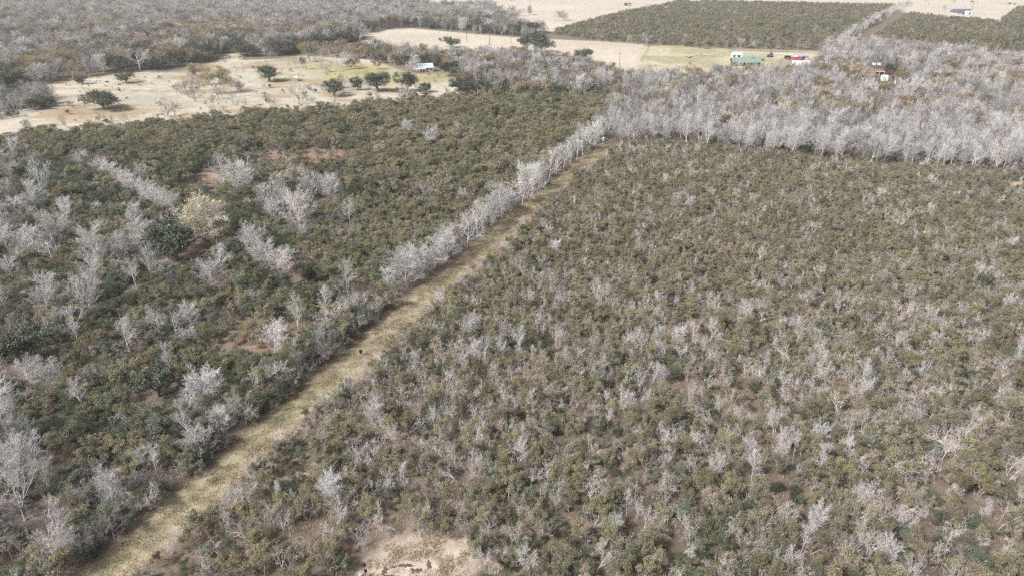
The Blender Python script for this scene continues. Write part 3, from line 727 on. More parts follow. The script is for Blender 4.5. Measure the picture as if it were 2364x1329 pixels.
line_plant([(2130, 5), (2250, 9), (2364, 14)], 22, {'twig_shrub': 1, 'evergreen_shrub': 1}, 203, {'twig_shrub': (3, 6), 'evergreen_shrub': (4, 6)}, 'far', 4)
line_plant([(1130, 4), (1300, -2), (1440, 1), (1600, -2)], 30, {'evergreen_shrub': 1, 'live_oak': 1, 'grey_tree': 2}, 204, HR, 'far', 10)
line_plant([(1150, 36), (1200, 38), (1225, 34)], 5, {'grey_tree': 4, 'evergreen_shrub': 1}, 205, {'grey_tree': (9, 15), 'evergreen_shrub': (4, 6)}, 'far', 10)
line_plant([(1190, 85), (1240, 82), (1275, 78)], 5, {'grey_tree': 3, 'evergreen_shrub': 1}, 206, HR, 'far', 8)
line_plant([(1100, 78), (1190, 84), (1220, 76)], 5, {'grey_tree': 4, 'bare_tree': 1, 'evergreen_shrub': 1}, 207, {'grey_tree': (9, 14), 'bare_tree': (9, 13), 'evergreen_shrub': (4, 7)}, 'far', 9)
# ragged bare saplings along the near edge of the pasture and around the orange clump
line_plant([(-40, 322), (170, 310), (300, 298), (430, 282), (600, 262), (760, 252), (850, 244), (960, 234), (1060, 226)], 4.5, {'thicket_tree': 2, 'evergreen_shrub': 2, 'twig_shrub': 1}, 218, {'thicket_tree': (2, 5), 'evergreen_shrub': (1.5, 4.5), 'twig_shrub': (1.5, 3.5)}, 'pasture', 11)
line_plant([(60, 296), (200, 292), (330, 280), (430, 262), (560, 246), (700, 236), (760, 232)], 5, {'twig_shrub': 2, 'grey_tree': 1.2}, 208, {'twig_shrub': (2.5, 5), 'grey_tree': (5, 8.5)}, 'pasture', 8)
line_plant([(640, 215), (700, 210), (760, 225), (830, 200), (900, 190)], 9, {'grey_tree': 2, 'bare_tree': 1, 'twig_shrub': 2, 'live_oak': 0.5}, 216, {'grey_tree': (4, 7), 'bare_tree': (4, 7), 'twig_shrub': (2, 4), 'live_oak': (4, 6)}, 'pasture', 9)
line_plant([(700, 150), (760, 165), (830, 160), (880, 150), (940, 158)], 7, {'grey_tree': 3, 'rust_tree': 2, 'bare_tree': 1}, 217, {'grey_tree': (5, 9), 'bare_tree': (5, 8), 'rust_tree': (6, 9)}, 'pasture', 12)
line_plant([(420, 215), (470, 235), (540, 225), (535, 195), (450, 190), (420, 215)], 3, {'grey_tree': 2, 'twig_shrub': 1}, 209, {'grey_tree': (5, 8), 'twig_shrub': (3, 5)}, 'pasture', 4)
line_plant([(1655, 170), (1700, 172), (1760, 174)], 5, {'grey_tree': 2, 'bare_tree': 1, 'twig_shrub': 1}, 211, {'grey_tree': (7, 11), 'bare_tree': (7, 11), 'twig_shrub': (2, 4)}, 'forest', 4)
line_plant([(1770, 180), (1830, 182), (1890, 178), (1900, 150), (1935, 128)], 5, {'grey_tree': 3, 'bare_tree': 2, 'rust_tree': 0.5}, 212, {'grey_tree': (6, 10), 'bare_tree': (6, 10), 'rust_tree': (6, 9)}, 'forest', 5)
line_plant([(1450, 196), (1480, 200), (1500, 206), (1560, 206), (1640, 200)], 5, {'grey_tree': 3, 'rust_tree': 1, 'evergreen_shrub': 1}, 213, {'grey_tree': (6, 10), 'rust_tree': (6, 9), 'evergreen_shrub': (3, 5)}, 'forest', 6)
line_plant([(905, 650), (1000, 612), (1080, 566), (1160, 492), (1240, 428), (1330, 360), (1395, 312)], 4.2, {'bare_tree': 3, 'twig_shrub': 2, 'grey_tree': 1}, 214, {'bare_tree': (5, 9), 'twig_shrub': (2.5, 4.5), 'grey_tree': (5, 8)}, 'edge', 1.6)
line_plant([(210, 1280), (420, 1110), (540, 1000), (680, 885), (800, 775), (880, 715)], 3.4, {'bare_tree': 5, 'twig_shrub': 1.5, 'grey_tree': 1}, 215, {'bare_tree': (4.5, 8), 'twig_shrub': (2.5, 4.5), 'grey_tree': (4, 6)}, 'edge', 1.8)
line_plant([(1440, 334), (1560, 332), (1700, 348), (1900, 372), (2100, 386), (2364, 400), (2500, 408)], 3.0, {'bare_tree': 3, 'grey_tree': 1}, 219, {'bare_tree': (9, 13), 'grey_tree': (8, 12)}, 'forest', 2.5, {'bare_tree': [0, 1, 2, 10, 11], 'grey_tree': [0, 1, 2, 3]})
line_plant([(905, 148), (960, 148), (1000, 152), (1050, 164), (1070, 180)], 5, {'bare_tree': 1, 'grey_tree': 3, 'live_oak': 1, 'rust_tree': 0.5}, 220, {'bare_tree': (8, 12), 'grey_tree': (8, 12), 'live_oak': (6, 9), 'rust_tree': (7, 10)}, 'mid', 4)
line_plant([(1060, 226), (1150, 226), (1250, 224), (1400, 214)], 6, {'live_oak': 1, 'grey_tree': 2, 'evergreen_shrub': 2, 'ochre_tree': 0.6}, 221, {'live_oak': (6, 9), 'grey_tree': (8, 12), 'evergreen_shrub': (3, 6), 'ochre_tree': (7, 10)}, 'mid', 7)
_rs = random.Random(77)
for _k in range(900):                            # weeds and saplings dotted over the pasture
    _q = (_rs.uniform(-330, 10), _rs.uniform(330, 620))
    if inside(np.array([_q]), PASTURE)[0]: put(_rs.choice(['twig_shrub', 'twig_shrub', 'evergreen_shrub', 'thicket_tree']), _q[0], _q[1], h=_rs.choice([0.5, 0.7, 0.9, 1.3, 2.4]), zone_='pasture', rs=_rs)
line_plant([(830, 228), (900, 224), (1000, 218), (1050, 214)], 6, {'evergreen_shrub': 2, 'twig_shrub': 1}, 210, {'evergreen_shrub': (3, 5), 'twig_shrub': (3, 4)}, 'pasture', 5)
# ------------------------------------------------------------------ plants singled out in the photograph
ORD = ['first', 'second', 'third', 'fourth', 'fifth', 'sixth', 'seventh', 'eighth', 'ninth', 'tenth', 'eleventh', 'twelfth', 'thirteenth', 'fourteenth', 'fifteenth', 'sixteenth',
       'seventeenth', 'eighteenth', 'nineteenth', 'twentieth', 'twenty-first', 'twenty-second', 'twenty-third', 'twenty-fourth', 'twenty-fifth', 'twenty-sixth']
ROW = [(900, 668, 48, 36), (945, 664, 92, 74), (985, 634, 70, 60), (1012, 618, 72, 50), (1040, 600, 78, 56), (1064, 588, 76, 44), (1085, 574, 86, 54), (1108, 552, 92, 48), (1122, 540, 70, 40), (1144, 524, 76, 40),
       (1166, 506, 92, 52), (1186, 494, 60, 36), (1212, 470, 92, 60), (1232, 458, 80, 46), (1250, 438, 76, 40), (1272, 424, 84, 46), (1290, 404, 72, 38), (1306, 396, 72, 40), (1322, 384, 74, 38), (1338, 370, 72, 38),
       (1352, 358, 76, 40), (1366, 346, 70, 36), (1382, 334, 66, 36), (1396, 322, 60, 34), (1410, 314, 62, 34)]
for k, (a, b, c, d) in enumerate(ROW):
    hand('bare_tree', a - 6, b, c, d * 1.15, '%s white bare tree from the near end of the row beside the grass track' % ORD[k], 'white trees in the row beside the grass track')
GL = 'white bare trees among the shrubs left of the track'
for a, b, c, d, lb in [
    (520, 450, 88, 62, 'taller of two white bare trees standing side by side above the brown patch'), (572, 447, 70, 66, 'shorter wide one of two white bare trees side by side above the brown patch'),
    (690, 524, 78, 70, 'round white dome-shaped bare tree between the big yellow tree and the track'),
    (585, 596, 74, 60, 'pinkish white bare tree just below the big yellow tree'), (628, 612, 56, 56, 'low white bare tree below the pinkish one near the big yellow tree'), (660, 630, 56, 60, 'white bush-like bare tree at the end of the line below the yellow tree'),
    (518, 640, 72, 58, 'white bare tree with a leafless round head right of the big evergreen'), (488, 660, 56, 60, 'low spreading white bare tree in front of the round-headed one by the big evergreen'),
    (318, 672, 64, 46, 'single white bare tree left of the big evergreen'), (108, 712, 70, 70, 'wide white bare tree near the left border above the round green shrubs'),
    (210, 712, 74, 66, 'cream white bare tree between two others in the left scrub'), (182, 792, 82, 62, 'bushy white bare tree standing in the dark green shrubs'),
    (305, 826, 86, 60, 'tall white bare tree with a dark nest-like gap in its crown'), (400, 868, 72, 40, 'slim leaning white bare tree above the grey-green round shrub'),
    (72, 888, 56, 66, 'flat-topped white bare tree by the big dark evergreen at the left border'), (136, 892, 58, 54, 'small white bare tree right of the flat-topped one by the dark evergreen'), (8, 890, 66, 44, 'white bare tree cut by the left border below the dark evergreen'),
    (474, 926, 74, 84, 'broad white bare tree with many fanned branches near the track bend'), (444, 752, 48, 46, 'small crooked white bare tree alone in low shrubs'),
    (634, 812, 58, 64, 'round white bare tree close to the left side of the track'), (690, 768, 84, 44, 'narrow upright white bare tree near the middle of the track'), (755, 716, 52, 40, 'small pale bare tree behind the narrow upright one by the track'),
    (806, 692, 82, 52, 'white bare tree tangled with vines left of the track row'), (440, 1012, 80, 50, 'tall open-branched white dead tree left of the track'), (516, 1000, 56, 56, 'pinkish white bare tree beside the tall dead tree'),
    (366, 1104, 66, 50, 'white bare tree in front of the olive clump near the track'), (335, 1096, 56, 50, 'greyish bare tree half hidden behind the one near the olive clump'), (278, 1172, 76, 70, 'wide white bare tree in grey brush left of the lower track'),
    (140, 1264, 96, 66, 'white bushy bare tree in the lower left corner area'), (52, 1088, 86, 64, 'left of the two tall cream bare trees at the lower left'), (96, 1092, 92, 74, 'right one of the two tall pale bare trees at the lower left'),
    (14, 1010, 78, 60, 'white bare tree at the left border above the two tall pale trees'), (10, 1326, 80, 54, 'white bare tree in the bottom left corner'),
    (238, 618, 86, 66, 'white bare tree at the left of the cluster beside the big evergreen'), (222, 650, 52, 50, 'small white bare tree below the cluster beside the big evergreen'), (286, 606, 66, 56, 'second white bare tree in the cluster beside the big evergreen'), (344, 596, 76, 74, 'widest white bare tree in the cluster beside the big evergreen'), (350, 646, 66, 46, 'white bare tree hanging low in front of the big evergreen'),
    (94, 592, 62, 62, 'pale bare tree near the green patch at the left border'), (142, 552, 56, 62, 'pale rounded bare tree above the one near the green patch'), (20, 572, 50, 50, 'small bare tree on the yellow-green patch at the left border'),
    (312, 524, 52, 46, 'white bare tree alone left of the big yellow tree'), (96, 446, 72, 44, 'upright white bare tree with a pinkish neighbour at the left'), (30, 640, 40, 40, 'low white shrub-like bare tree at the left border'),
    (948, 320, 38, 34, 'pale feathery bare tree in the middle of the far thicket'), (994, 342, 48, 36, 'solitary white bare tree with a clear trunk in the far thicket'), (1056, 308, 26, 20, 'tiny pale bare tree in the far thicket'), (430, 306, 22, 28, 'pale bare tree low in the thicket near the pasture edge'),
    (768, 470, 62, 50, 'white bare tree right of the small yellow tree'), (724, 462, 66, 50, 'white bare tree directly beside the small yellow tree'), (650, 456, 52, 40, 'thin white bare tree left of the small yellow tree'), (616, 480, 46, 46, 'thin grey bare tree left of the round dome-shaped tree'), (810, 520, 56, 40, 'white forked bare tree between the dome-shaped tree and the track'), (655, 485, 46, 40, 'low white bare tree above the dome-shaped tree')]:
    hand('bare_tree', a, b, c * 1.15, d * 1.08, lb, GL)
for k, (a, b) in enumerate([(236, 408), (258, 420), (278, 432), (298, 440), (318, 450), (338, 458), (356, 468), (376, 478), (398, 488)]):
    hand('bare_tree', a, b, 44, 50, '%s white bare tree from the upper end of the short diagonal hedge line' % ORD[k], 'white trees in the short diagonal hedge line')
hand('grey_tree', 36, 428, 92, 100, 'big grey dome-shaped bare tree at the left border', var=4)
hand('grey_tree', 60, 1200, 120, 130, 'very large grey twiggy tree filling the lower left border', var=5)
hand('ochre_tree', 480, 552, 104, 118, 'big round yellow-leaved tree with white limbs', var=1)
hand('ochre_tree', 690, 440, 58, 50, 'small yellow tree beside white bare trees')
hand('rust_tree', 40, 470, 46, 46, 'pinkish brown tree below the grey dome tree at the left border')
hand('live_oak', 408, 600, 84, 118, 'big dark evergreen tree surrounded by white bare trees')
hand('live_oak', 62, 838, 76, 128, 'big dark round evergreen at the left border')
hand('live_oak', 702, 656, 56, 64, 'round dark evergreen beside a yellow-green one near the track row')
hand('live_oak', 366, 914, 68, 92, 'grey-green rounded evergreen in the lower left scrub')
hand('thicket_tree', 764, 662, 50, 56, 'yellow-green bushy tree beside the round dark evergreen')
hand('live_oak', 30, 930, 50, 70, 'dark evergreen below the flat-topped white tree at the left border')
hand('live_oak', 240, 252, 44, 88, 'broad spreading oak standing alone in the pasture')
hand('live_oak', 293, 192, 27, 44, 'mid-sized oak by the cattle in the pasture')
hand('live_oak', 191, 196, 22, 30, 'small oak at the left end of the cattle')
hand('live_oak', 622, 188, 36, 50, 'dense round dark oak with green grass beside it')
hand('live_oak', 872, 212, 45, 66, 'wide open-crowned oak left of the small house')
hand('live_oak', 826, 208, 34, 30, 'slim drooping oak left of the wide open-crowned one')
hand('live_oak', 772, 222, 38, 50, 'grey-green oak in front of the orange tree')
hand('ochre_tree', 774, 204, 34, 34, 'orange-tipped tree behind the grey-green oak')
hand('grey_tree', 797, 210, 42, 34, 'dark-stemmed bare tree beside the orange-tipped one')
hand('live_oak', 940, 212, 46, 46, 'grey-green oak with a bare tree in front near the house')
hand('live_oak', 982, 214, 22, 32, 'small bushy oak on the bare slope below the house')
hand('bare_tree', 938, 232, 36, 30, 'white bare tree in front of the grey-green oak near the house')
hand('ochre_tree', 500, 218, 62, 66, 'large orange-brown tree clump in the middle of the pasture')
hand('ochre_tree', 466, 196, 52, 48, 'orange-brown tree behind the large clump in the pasture')
hand('grey_tree', 690, 240, 56, 44, 'twisted leafless grey tree at the near edge of the pasture', var=5)
hand('rust_tree', 822, 158, 26, 30, 'brown-leaved tree at the upper right of the pasture')
hand('rust_tree', 884, 142, 32, 36, 'tan-leaved tree near the woods left of the house')
hand('rust_tree', 714, 144, 46, 40, 'dark-trunked brown tree at the top of the pasture')
hand('bare_tree', 750, 168, 28, 26, 'whitish round bare tree in the green part of the pasture')
hand('bare_tree', 770, 160, 34, 22, 'slim whitish bare tree in the green part of the pasture')
hand('bare_tree', 800, 155, 36, 26, 'whitish bare tree at the top edge of the pasture')
hand('bare_tree', 953, 166, 42, 32, 'white-trunked bare tree at the left corner of the small house')
hand('live_oak', 1242, 122, 44, 72, 'large dark evergreen tree at the edge of the narrow field')
hand('live_oak', 1044, 110, 26, 46, 'dark evergreen tree rising above the woods behind the house')
hand('live_oak', 1345, 146, 36, 44, 'dark evergreen at the right end of the middle woods')
hand('live_oak', 332, 140, 34, 50, 'dark green oak within the woods above the pasture')
hand('rust_tree', 1356, 196, 36, 40, 'yellow-green leafy tree in the middle woods above the thicket', cat='tree')
hand('ochre_tree', 1424, 262, 46, 56, 'tan fan-shaped tree at the corner of the forest')
hand('rust_tree', 1502, 260, 36, 56, 'dark rust-brown tree behind the forest corner')
for a, b, c, d, lb in [(1636, 196, 34, 36, 'orange-tan tree below the green-roofed barn'), (1616, 236, 34, 36, 'tan-orange tree below the one under the green barn'), (1700, 222, 30, 40, 'pale tan tree among bare trees below the barn'),
                       (1808, 272, 36, 40, 'rust-orange round tree in the pale forest'), (1886, 266, 32, 32, 'light ochre tree between two orange ones in the pale forest'), (1936, 262, 34, 34, 'bright orange tree right of the light ochre one'),
                       (1992, 202, 54, 56, 'large ochre tree in front of the brick house'), (2088, 204, 22, 24, 'small ochre tree right of the white container'), (1870, 190, 20, 30, 'tan bush-like tree below the grey-roofed farmhouse'), (1790, 164, 28, 42, 'olive-ochre tree between the green barn and the farmhouse'),
                       (2296, 300, 32, 40, 'mustard yellow tree near the right border'), (2340, 290, 44, 60, 'pinkish orange tree at the right border')]:
    hand('ochre_tree' if 'ochre' in lb or 'mustard' in lb else 'rust_tree', a, b, c, d, lb)
hand('live_oak', 2106, 118, 14, 24, 'small dark evergreen at the upper edge of the pale forest')
hand('live_oak', 2050, 172, 30, 34, 'dark evergreen right of the brick house')
hand('grey_tree', 1300, 48, 24, 30, 'bare spreading tree alone in the far tan field')
hand('live_oak', 1156, 52, 28, 30, 'dark rounded tree at the left side of the far tan field')
hand('grey_tree', 2180, 30, 20, 18, 'bare tree beside the far blue-roofed barn')
for a, b, c, d, lb in [(1446, 1190, 62, 44, 'brush-like white bare tree in the lower middle of the thicket'), (1655, 1120, 78, 44, 'upright white bare tree in the thicket right of the lower middle'), (1640, 790, 60, 44, 'white bare tree with a full crown in the middle of the thicket'), (1400, 700, 50, 30, 'small upright white bare tree above the middle of the thicket'),
                       (2310, 880, 56, 44, 'white fan-shaped bare tree near the right border of the thicket'), (1985, 890, 66, 36, 'slim white bare tree in the right part of the thicket'), (1805, 1060, 70, 50, 'white bare tree in the pale group of the lower right thicket'), (1830, 1060, 66, 40, 'second white bare tree in the pale group of the lower right thicket'), (1890, 1090, 76, 50, 'white bare tree right of the pale group in the lower right thicket'),
                       (2200, 1170, 50, 50, 'dense white bush-like bare tree in the lower right thicket'), (980, 920, 52, 60, 'white crooked bare tree above the pink straw patch'), (1045, 985, 56, 70, 'arching white bare tree right of the pink straw patch'), (955, 968, 54, 60, 'arching white bare tree at the pink straw patch'), (1080, 780, 60, 60, 'white branching bare tree near the upper track side'), (1860, 720, 56, 40, 'leaning white bare tree in the right thicket')]:
    hand('bare_tree' if 'crooked' not in lb and 'arching' not in lb and 'leaning' not in lb else 'twisted_tree', a, b, c, d * 0.8, lb, 'white bare trees standing out of the right-hand thicket')

# ------------------------------------------------------------------ build plants: single objects for the hand-placed and the largest, one mass for the rest
KINDINFO = {  # name -> (look, category, stuff name, stuff label)
 'bare_tree': ('white bare tree', 'tree', 'bare_woods', 'far-off mass of white leafless trees in the forest beyond the thicket'),
 'grey_tree': ('grey bare tree', 'tree', 'grey_woods', 'far-off mass of grey leafless woods across the upper part'),
 'twisted_tree': ('crooked pale dead-looking tree', 'tree', 'dead_thicket', 'tangle of crooked pale dead stems running through the thicket'),
 'thicket_tree': ('olive-brown leafy thicket tree', 'tree', 'olive_thicket', 'dense olive-brown thicket covering the fields on both sides of the track'),
 'evergreen_shrub': ('dark green evergreen shrub', 'shrub', 'evergreen_scrub', 'dark green evergreen scrub filling gaps in the thickets'),
 'twig_shrub': ('grey twiggy leafless shrub', 'shrub', 'twig_scrub', 'grey twiggy underbrush between the trees'),
 'live_oak': ('dark evergreen oak', 'tree', 'oak_woods', 'dark evergreen oaks mixed through the far woods'),
 'ochre_tree': ('yellow-ochre leafed tree', 'tree', 'ochre_woods', 'yellow-ochre trees mixed through the far woods'),
 'rust_tree': ('rust-brown leafed tree', 'tree', 'rust_woods', 'rust-brown trees mixed through the far woods'),
}
MAXN = {'bare_tree': 230, 'grey_tree': 240, 'twisted_tree': 290, 'thicket_tree': 295, 'evergreen_shrub': 260, 'twig_shrub': 200, 'live_oak': 120, 'ochre_tree': 60, 'rust_tree': 120}
def single(kind, var, x, y, rz, sx, sz, label, cat, group):
    pr = PROTO[kind][var]
    o = empty(kind, (x, y, gz(x, y) if y < 900 else 0.0), rz)
    o.scale = (sx, sx, sz)
    for nm, key in zip(pr['names'], ('trunk', 'crown')):
        c = bpy.data.objects.new(nm, pr[key]); COL.objects.link(c); c.parent = o
    return tag(o, label, cat, group)
hrs = random.Random(5)
HP = []
for kind, p, h, w, label, group, var, cat in HAND:
    L = PROTO[kind]
    if var is None:
        rng_ = (0, 1, 3, 4, 5, 6) if kind == 'bare_tree' else range(len(L))
        c = sorted(rng_, key=lambda k: abs(math.log((L[k]['w'] / L[k]['h']) / (w / h))))[:max(2, len(rng_) // 2)]
        var = hrs.choice(c)
    single(kind, var, p[0], p[1], hrs.uniform(0, 6.28), w / L[var]['w'], h / L[var]['h'], label, cat, group)
    HP.append((p[0], p[1], max(w * 0.52, 0.8), h))
HPA = np.array(HP)
ZONES = {'right': 'thicket right of the grass track', 'left': 'thicket left of the grass track', 'edge': 'brush along the left edge of the grass track', 'forest': 'pale forest beyond the right-hand thicket',
         'far': 'woods above the pasture', 'arm': 'small wood at the left of the pasture', 'mid': 'woods around the small house', 'scrub': 'far scrub fields at the upper right', 'hedge': 'pale hedgerow between the far scrub fields', 'pasture': 'scattered growth at the edge of the pasture'}
LAND = [('close to the straw clearing', (950, 1280)), ('beside the pink straw patch', (890, 985)), ('close to the muddy puddle', (1190, 520)), ('near the pale sandy spot', (1950, 395)), ('close to the big yellow tree', (480, 540)), ('close to the big dark evergreen', (408, 600)),
        ('near the black box on the track', (833, 815)), ('beside the brown bare patch', (650, 370)), ('near the brick house', (2015, 170)), ('near the silver feeder', (1393, 332)), ('near the small house', (980, 168)), ('near the spreading pasture oak', (240, 250))]
LANDP = [(t, G(*p)) for t, p in LAND]
BANDS = ((1240, 'bottom'), (1150, 'near-bottom'), (1050, 'low'), (950, 'lower'), (850, 'lower-middle'), (750, 'middle'), (640, 'upper-middle'), (540, 'upper'), (440, 'raised'), (340, 'high'), (250, 'higher'), (170, 'near-top'), (-99, 'top'))
LOOKS = {'thicket_tree': ['olive-brown thicket tree'] * 7 + ['grey-olive thicket tree'] * 3 + ['dry tan thicket tree'] * 2, 'evergreen_shrub': ['dark green shrub'] * 5 + ['grey-green shrub'] * 3,
         'twisted_tree': ['crooked pale tree'] * 8, 'bare_tree': ['white bare tree'] * 12, 'grey_tree': ['grey bare tree'] * 9, 'twig_shrub': ['twiggy leafless shrub'] * 4, 'live_oak': ['dark evergreen oak'] * 5, 'ochre_tree': ['ochre-leaved tree'] * 5, 'rust_tree': ['rust-brown tree'] * 4}
def place_words(x, y, u, v):
    for t, q in LANDP:
        if math.hypot(x - q[0], y - q[1]) < 11: return t
    a = next(n for lim, n in BANDS if v > lim)
    return '%s band, %s twelfth from left' % (a, ORD[min(11, max(0, int(u / PW * 12)))])
stuff_pts = {}
byk = {}
for pl in PLANT: byk.setdefault(pl[0], []).append(pl)
for kind, L in byk.items():
    A = np.array([pl[1:7] for pl in L], float)      # var x y rz sx sz
    d2 = np.full(len(A), 9.0)
    if kind != 'twig_shrub':                          # leave room for the hand-placed plants
        d2 = np.min(np.hypot(A[:, 1:2] - HPA[None, :, 0], A[:, 2:3] - HPA[None, :, 1]) - HPA[None, :, 2], axis=1)
    ok = d2 > 0
    hh = np.array([PROTO[kind][int(v)]['h'] for v in A[:, 0]]) * A[:, 5]
    uu, vv, dz = project(np.stack([A[:, 1], A[:, 2], hh * 0.75], 1))
    vis = ok & (uu > 12) & (uu < PW - 12) & (vv > 6) & (vv < PH - 8)
    size = hh / dz * vis
    nhand = sum(1 for h in HAND if h[0] == kind)
    order = np.argsort(-size)[:max(0, MAXN[kind] - nhand)]
    chosen = set(int(k) for k in order if vis[k])
    hm = np.median(hh[list(chosen)]) if chosen else 1
    look, cat, sname, slabel = KINDINFO[kind]
    for k in chosen:
        v, x, y, rz, sx, sz = A[k]
        zn = ZONES[L[k][7]]
        q = hh[k] / hm
        sw = 'towering ' if q > 1.3 else 'tall ' if q > 1.12 else 'stunted ' if q < 0.72 else 'low ' if q < 0.88 else ''
        rw = sx / sz / SLIM.get(kind, 1.0)
        sw += 'slim ' if rw < 0.93 else 'broad ' if rw > 1.1 else ''
        look = LOOKS[kind][int(v)]
        single(kind, int(v), x, y, rz, sx, sz, '%s%s %s, %s' % (sw, look, {'right': 'in the right thicket', 'left': 'in the left thicket', 'edge': 'at the track edge', 'forest': 'in the pale forest', 'far': 'in the far woods', 'arm': 'in the small wood', 'mid': 'in the middle woods', 'scrub': 'in the far scrub', 'hedge': 'in the far hedgerow', 'pasture': 'at the pasture edge'}[L[k][7]],
               place_words(x, y, uu[k], vv[k])), cat, '%ss in the %s' % (KINDINFO[kind][0], zn))
    rest = [k for k in range(len(A)) if ok[k] and k not in chosen]
    if rest: stuff_pts[kind] = A[rest]

def mass(name, kind_col, pts, label, cat):
    """one object that plants copies of a set of forms on its points"""
    P = pts
    me = bpy.data.meshes.new(name)
    z = ground_z(P[:, 1:3]) * (1 - smooth(900, 1500, P[:, 2]))
    me.vertices.add(len(P)); me.vertices.foreach_set('co', np.stack([P[:, 1], P[:, 2], z], 1).astype(np.float32).ravel())
    a = me.attributes.new('form', 'INT', 'POINT'); a.data.foreach_set('value', P[:, 0].astype(np.int32))
    a = me.attributes.new('turn', 'FLOAT_VECTOR', 'POINT'); a.data.foreach_set('vector', np.stack([P[:, 3] * 0, P[:, 3] * 0, P[:, 3]], 1).astype(np.float32).ravel())
    a = me.attributes.new('size', 'FLOAT_VECTOR', 'POINT'); a.data.foreach_set('vector', np.stack([P[:, 4], P[:, 4], P[:, 5]], 1).astype(np.float32).ravel())
    o = link(bpy.data.objects.new(name, me)); tag(o, label, cat, None, 'stuff')
    ng = bpy.data.node_groups.new(name, 'GeometryNodeTree')
    ng.interface.new_socket('Geometry', in_out='INPUT', socket_type='NodeSocketGeometry')
    ng.interface.new_socket('Geometry', in_out='OUTPUT', socket_type='NodeSocketGeometry')
    N = ng.nodes
    gi = N.new('NodeGroupInput'); go_ = N.new('NodeGroupOutput')
    ci = N.new('GeometryNodeCollectionInfo'); ci.inputs['Collection'].default_value = kind_col
    ci.inputs['Separate Children'].default_value = True; ci.inputs['Reset Children'].default_value = True
    ip = N.new('GeometryNodeInstanceOnPoints'); ip.inputs['Pick Instance'].default_value = True
    def att(nm, ty):
        q = N.new('GeometryNodeInputNamedAttribute'); q.data_type = ty; q.inputs['Name'].default_value = nm
        return next(s for s in q.outputs if s.enabled and s.name == 'Attribute')
    ng.links.new(gi.outputs[0], ip.inputs['Points']); ng.links.new(ci.outputs[0], ip.inputs['Instance'])
    ng.links.new(att('form', 'INT'), ip.inputs['Instance Index'])
    er = N.new('FunctionNodeEulerToRotation')
    ng.links.new(att('turn', 'FLOAT_VECTOR'), er.inputs[0]); ng.links.new(er.outputs[0], ip.inputs['Rotation'])
    ng.links.new(att('size', 'FLOAT_VECTOR'), ip.inputs['Scale'])
    ng.links.new(ip.outputs[0], go_.inputs[0])
    md_ = o.modifiers.new('planting', 'NODES'); md_.node_group = ng
    return o
for kind, P in stuff_pts.items():
    look, cat, sname, slabel = KINDINFO[kind]
    mass(sname, PCOL[kind], P, slabel, cat + 's')

# ------------------------------------------------------------------ grass tufts
def tuft_form(name, k, mat, n, spread, h):
    rs = np.random.RandomState(900 + k)
    p = rs.uniform(-spread, spread, (n, 2)); a = rs.uniform(0, 6.283, n); hh = h * rs.uniform(0.4, 1.2, n); w = rs.uniform(0.02, 0.05, n)
    ln = rs.normal(0, 0.35, (n, 2)) * hh[:, None]
    b0 = np.stack([p[:, 0] - np.cos(a) * w, p[:, 1] - np.sin(a) * w, np.full(n, -0.05)], 1); b1 = np.stack([p[:, 0] + np.cos(a) * w, p[:, 1] + np.sin(a) * w, np.full(n, -0.05)], 1)
    t = np.stack([p[:, 0] + ln[:, 0], p[:, 1] + ln[:, 1], hh], 1)
    return np_mesh(name, np.stack([b0, b1, t], 1).reshape(-1, 3), np.arange(3 * n).reshape(-1, 3), mat)
def grass(name, mats, P, label, h, size=(0.8, 1.5)):
    c = bpy.data.collections.new(name + '_forms')
    k = 0
    for mt in mats:
        for j in range(2):
            c.objects.link(bpy.data.objects.new('%s_form_%02d' % (name, k), tuft_form(name, k + len(name), M[mt], 70, 0.75, h))); k += 1
    rs = np.random.RandomState(len(P))
    s = rs.uniform(size[0], size[1], len(P))
    A = np.stack([rs.randint(0, k, len(P)), P[:, 0], P[:, 1], rs.uniform(0, 6.283, len(P)), s, s * rs.uniform(0.6, 1.4, len(P))], 1)
    return mass(name, c, A, label, 'grass')
rs = np.random.RandomState(77)
def rand_in(pg, n):
    lo = pg.min(0); hi = pg.max(0)
    P = rs.uniform(lo, hi, (n, 2)); return P[inside(P, pg)]
TRACKG = np.concatenate([np.stack([track_left(_ty) - 2.6, _ty], 1), np.stack([track_left(_ty) + track_w(_ty) + 0.6, _ty], 1)[::-1]])
P = rand_in(TRACKG, 26000)
yy = np.clip(P[:, 1], 38, 292); uq = (P[:, 0] - track_left(yy)) / track_w(yy)
okp = np.ones(len(P), bool)
for (u0, v0, su, sv) in ((0.42, 190.5, 0.2, 9), (0.42, 214, 0.16, 6), (0.42, 149, 0.17, 3.2)):
    okp &= (((uq - u0) / su) ** 2 + ((P[:, 1] - v0) / sv) ** 2) > 1.0
P = P[okp]; uq = uq[okp]
g = np.exp(-((uq - 0.30) / 0.24) ** 2) > rs.rand(len(P))
grass('short_grass', ['green_grass'], P[g], 'short yellow-green grass growing along the track', 0.10)
grass('straw_grass', ['straw'], P[~g], 'dry straw-coloured grass on the track shoulders', 0.16)
P = rand_in(FIELD_R, 26000); P = P[(P[:, 1] < 240)]
P = P[trackclear(0.0, 0.0)(P) > 0.5]; P = P[~inside(P, CLEARING)]
uu, vv, dz = project(np.concatenate([P, np.zeros((len(P), 1))], 1)); P = P[(uu > -150) & (uu < PW + 150) & (vv < PH + 60)]
PC = rand_in(CLEARING, 230)
for (px, py, rx, ry) in ((940, 1305, 1.6, 0.7), (958, 1312, 1.0, 1.1), (985, 1304, 0.8, 1.1), (888, 1318, 1.0, 1.0), (900, 1327, 1.6, 0.8)):
    c = np.array(G(px, py)); PC = PC[(((PC - c) / np.array([rx, ry])) ** 2).sum(1) > 1.0]
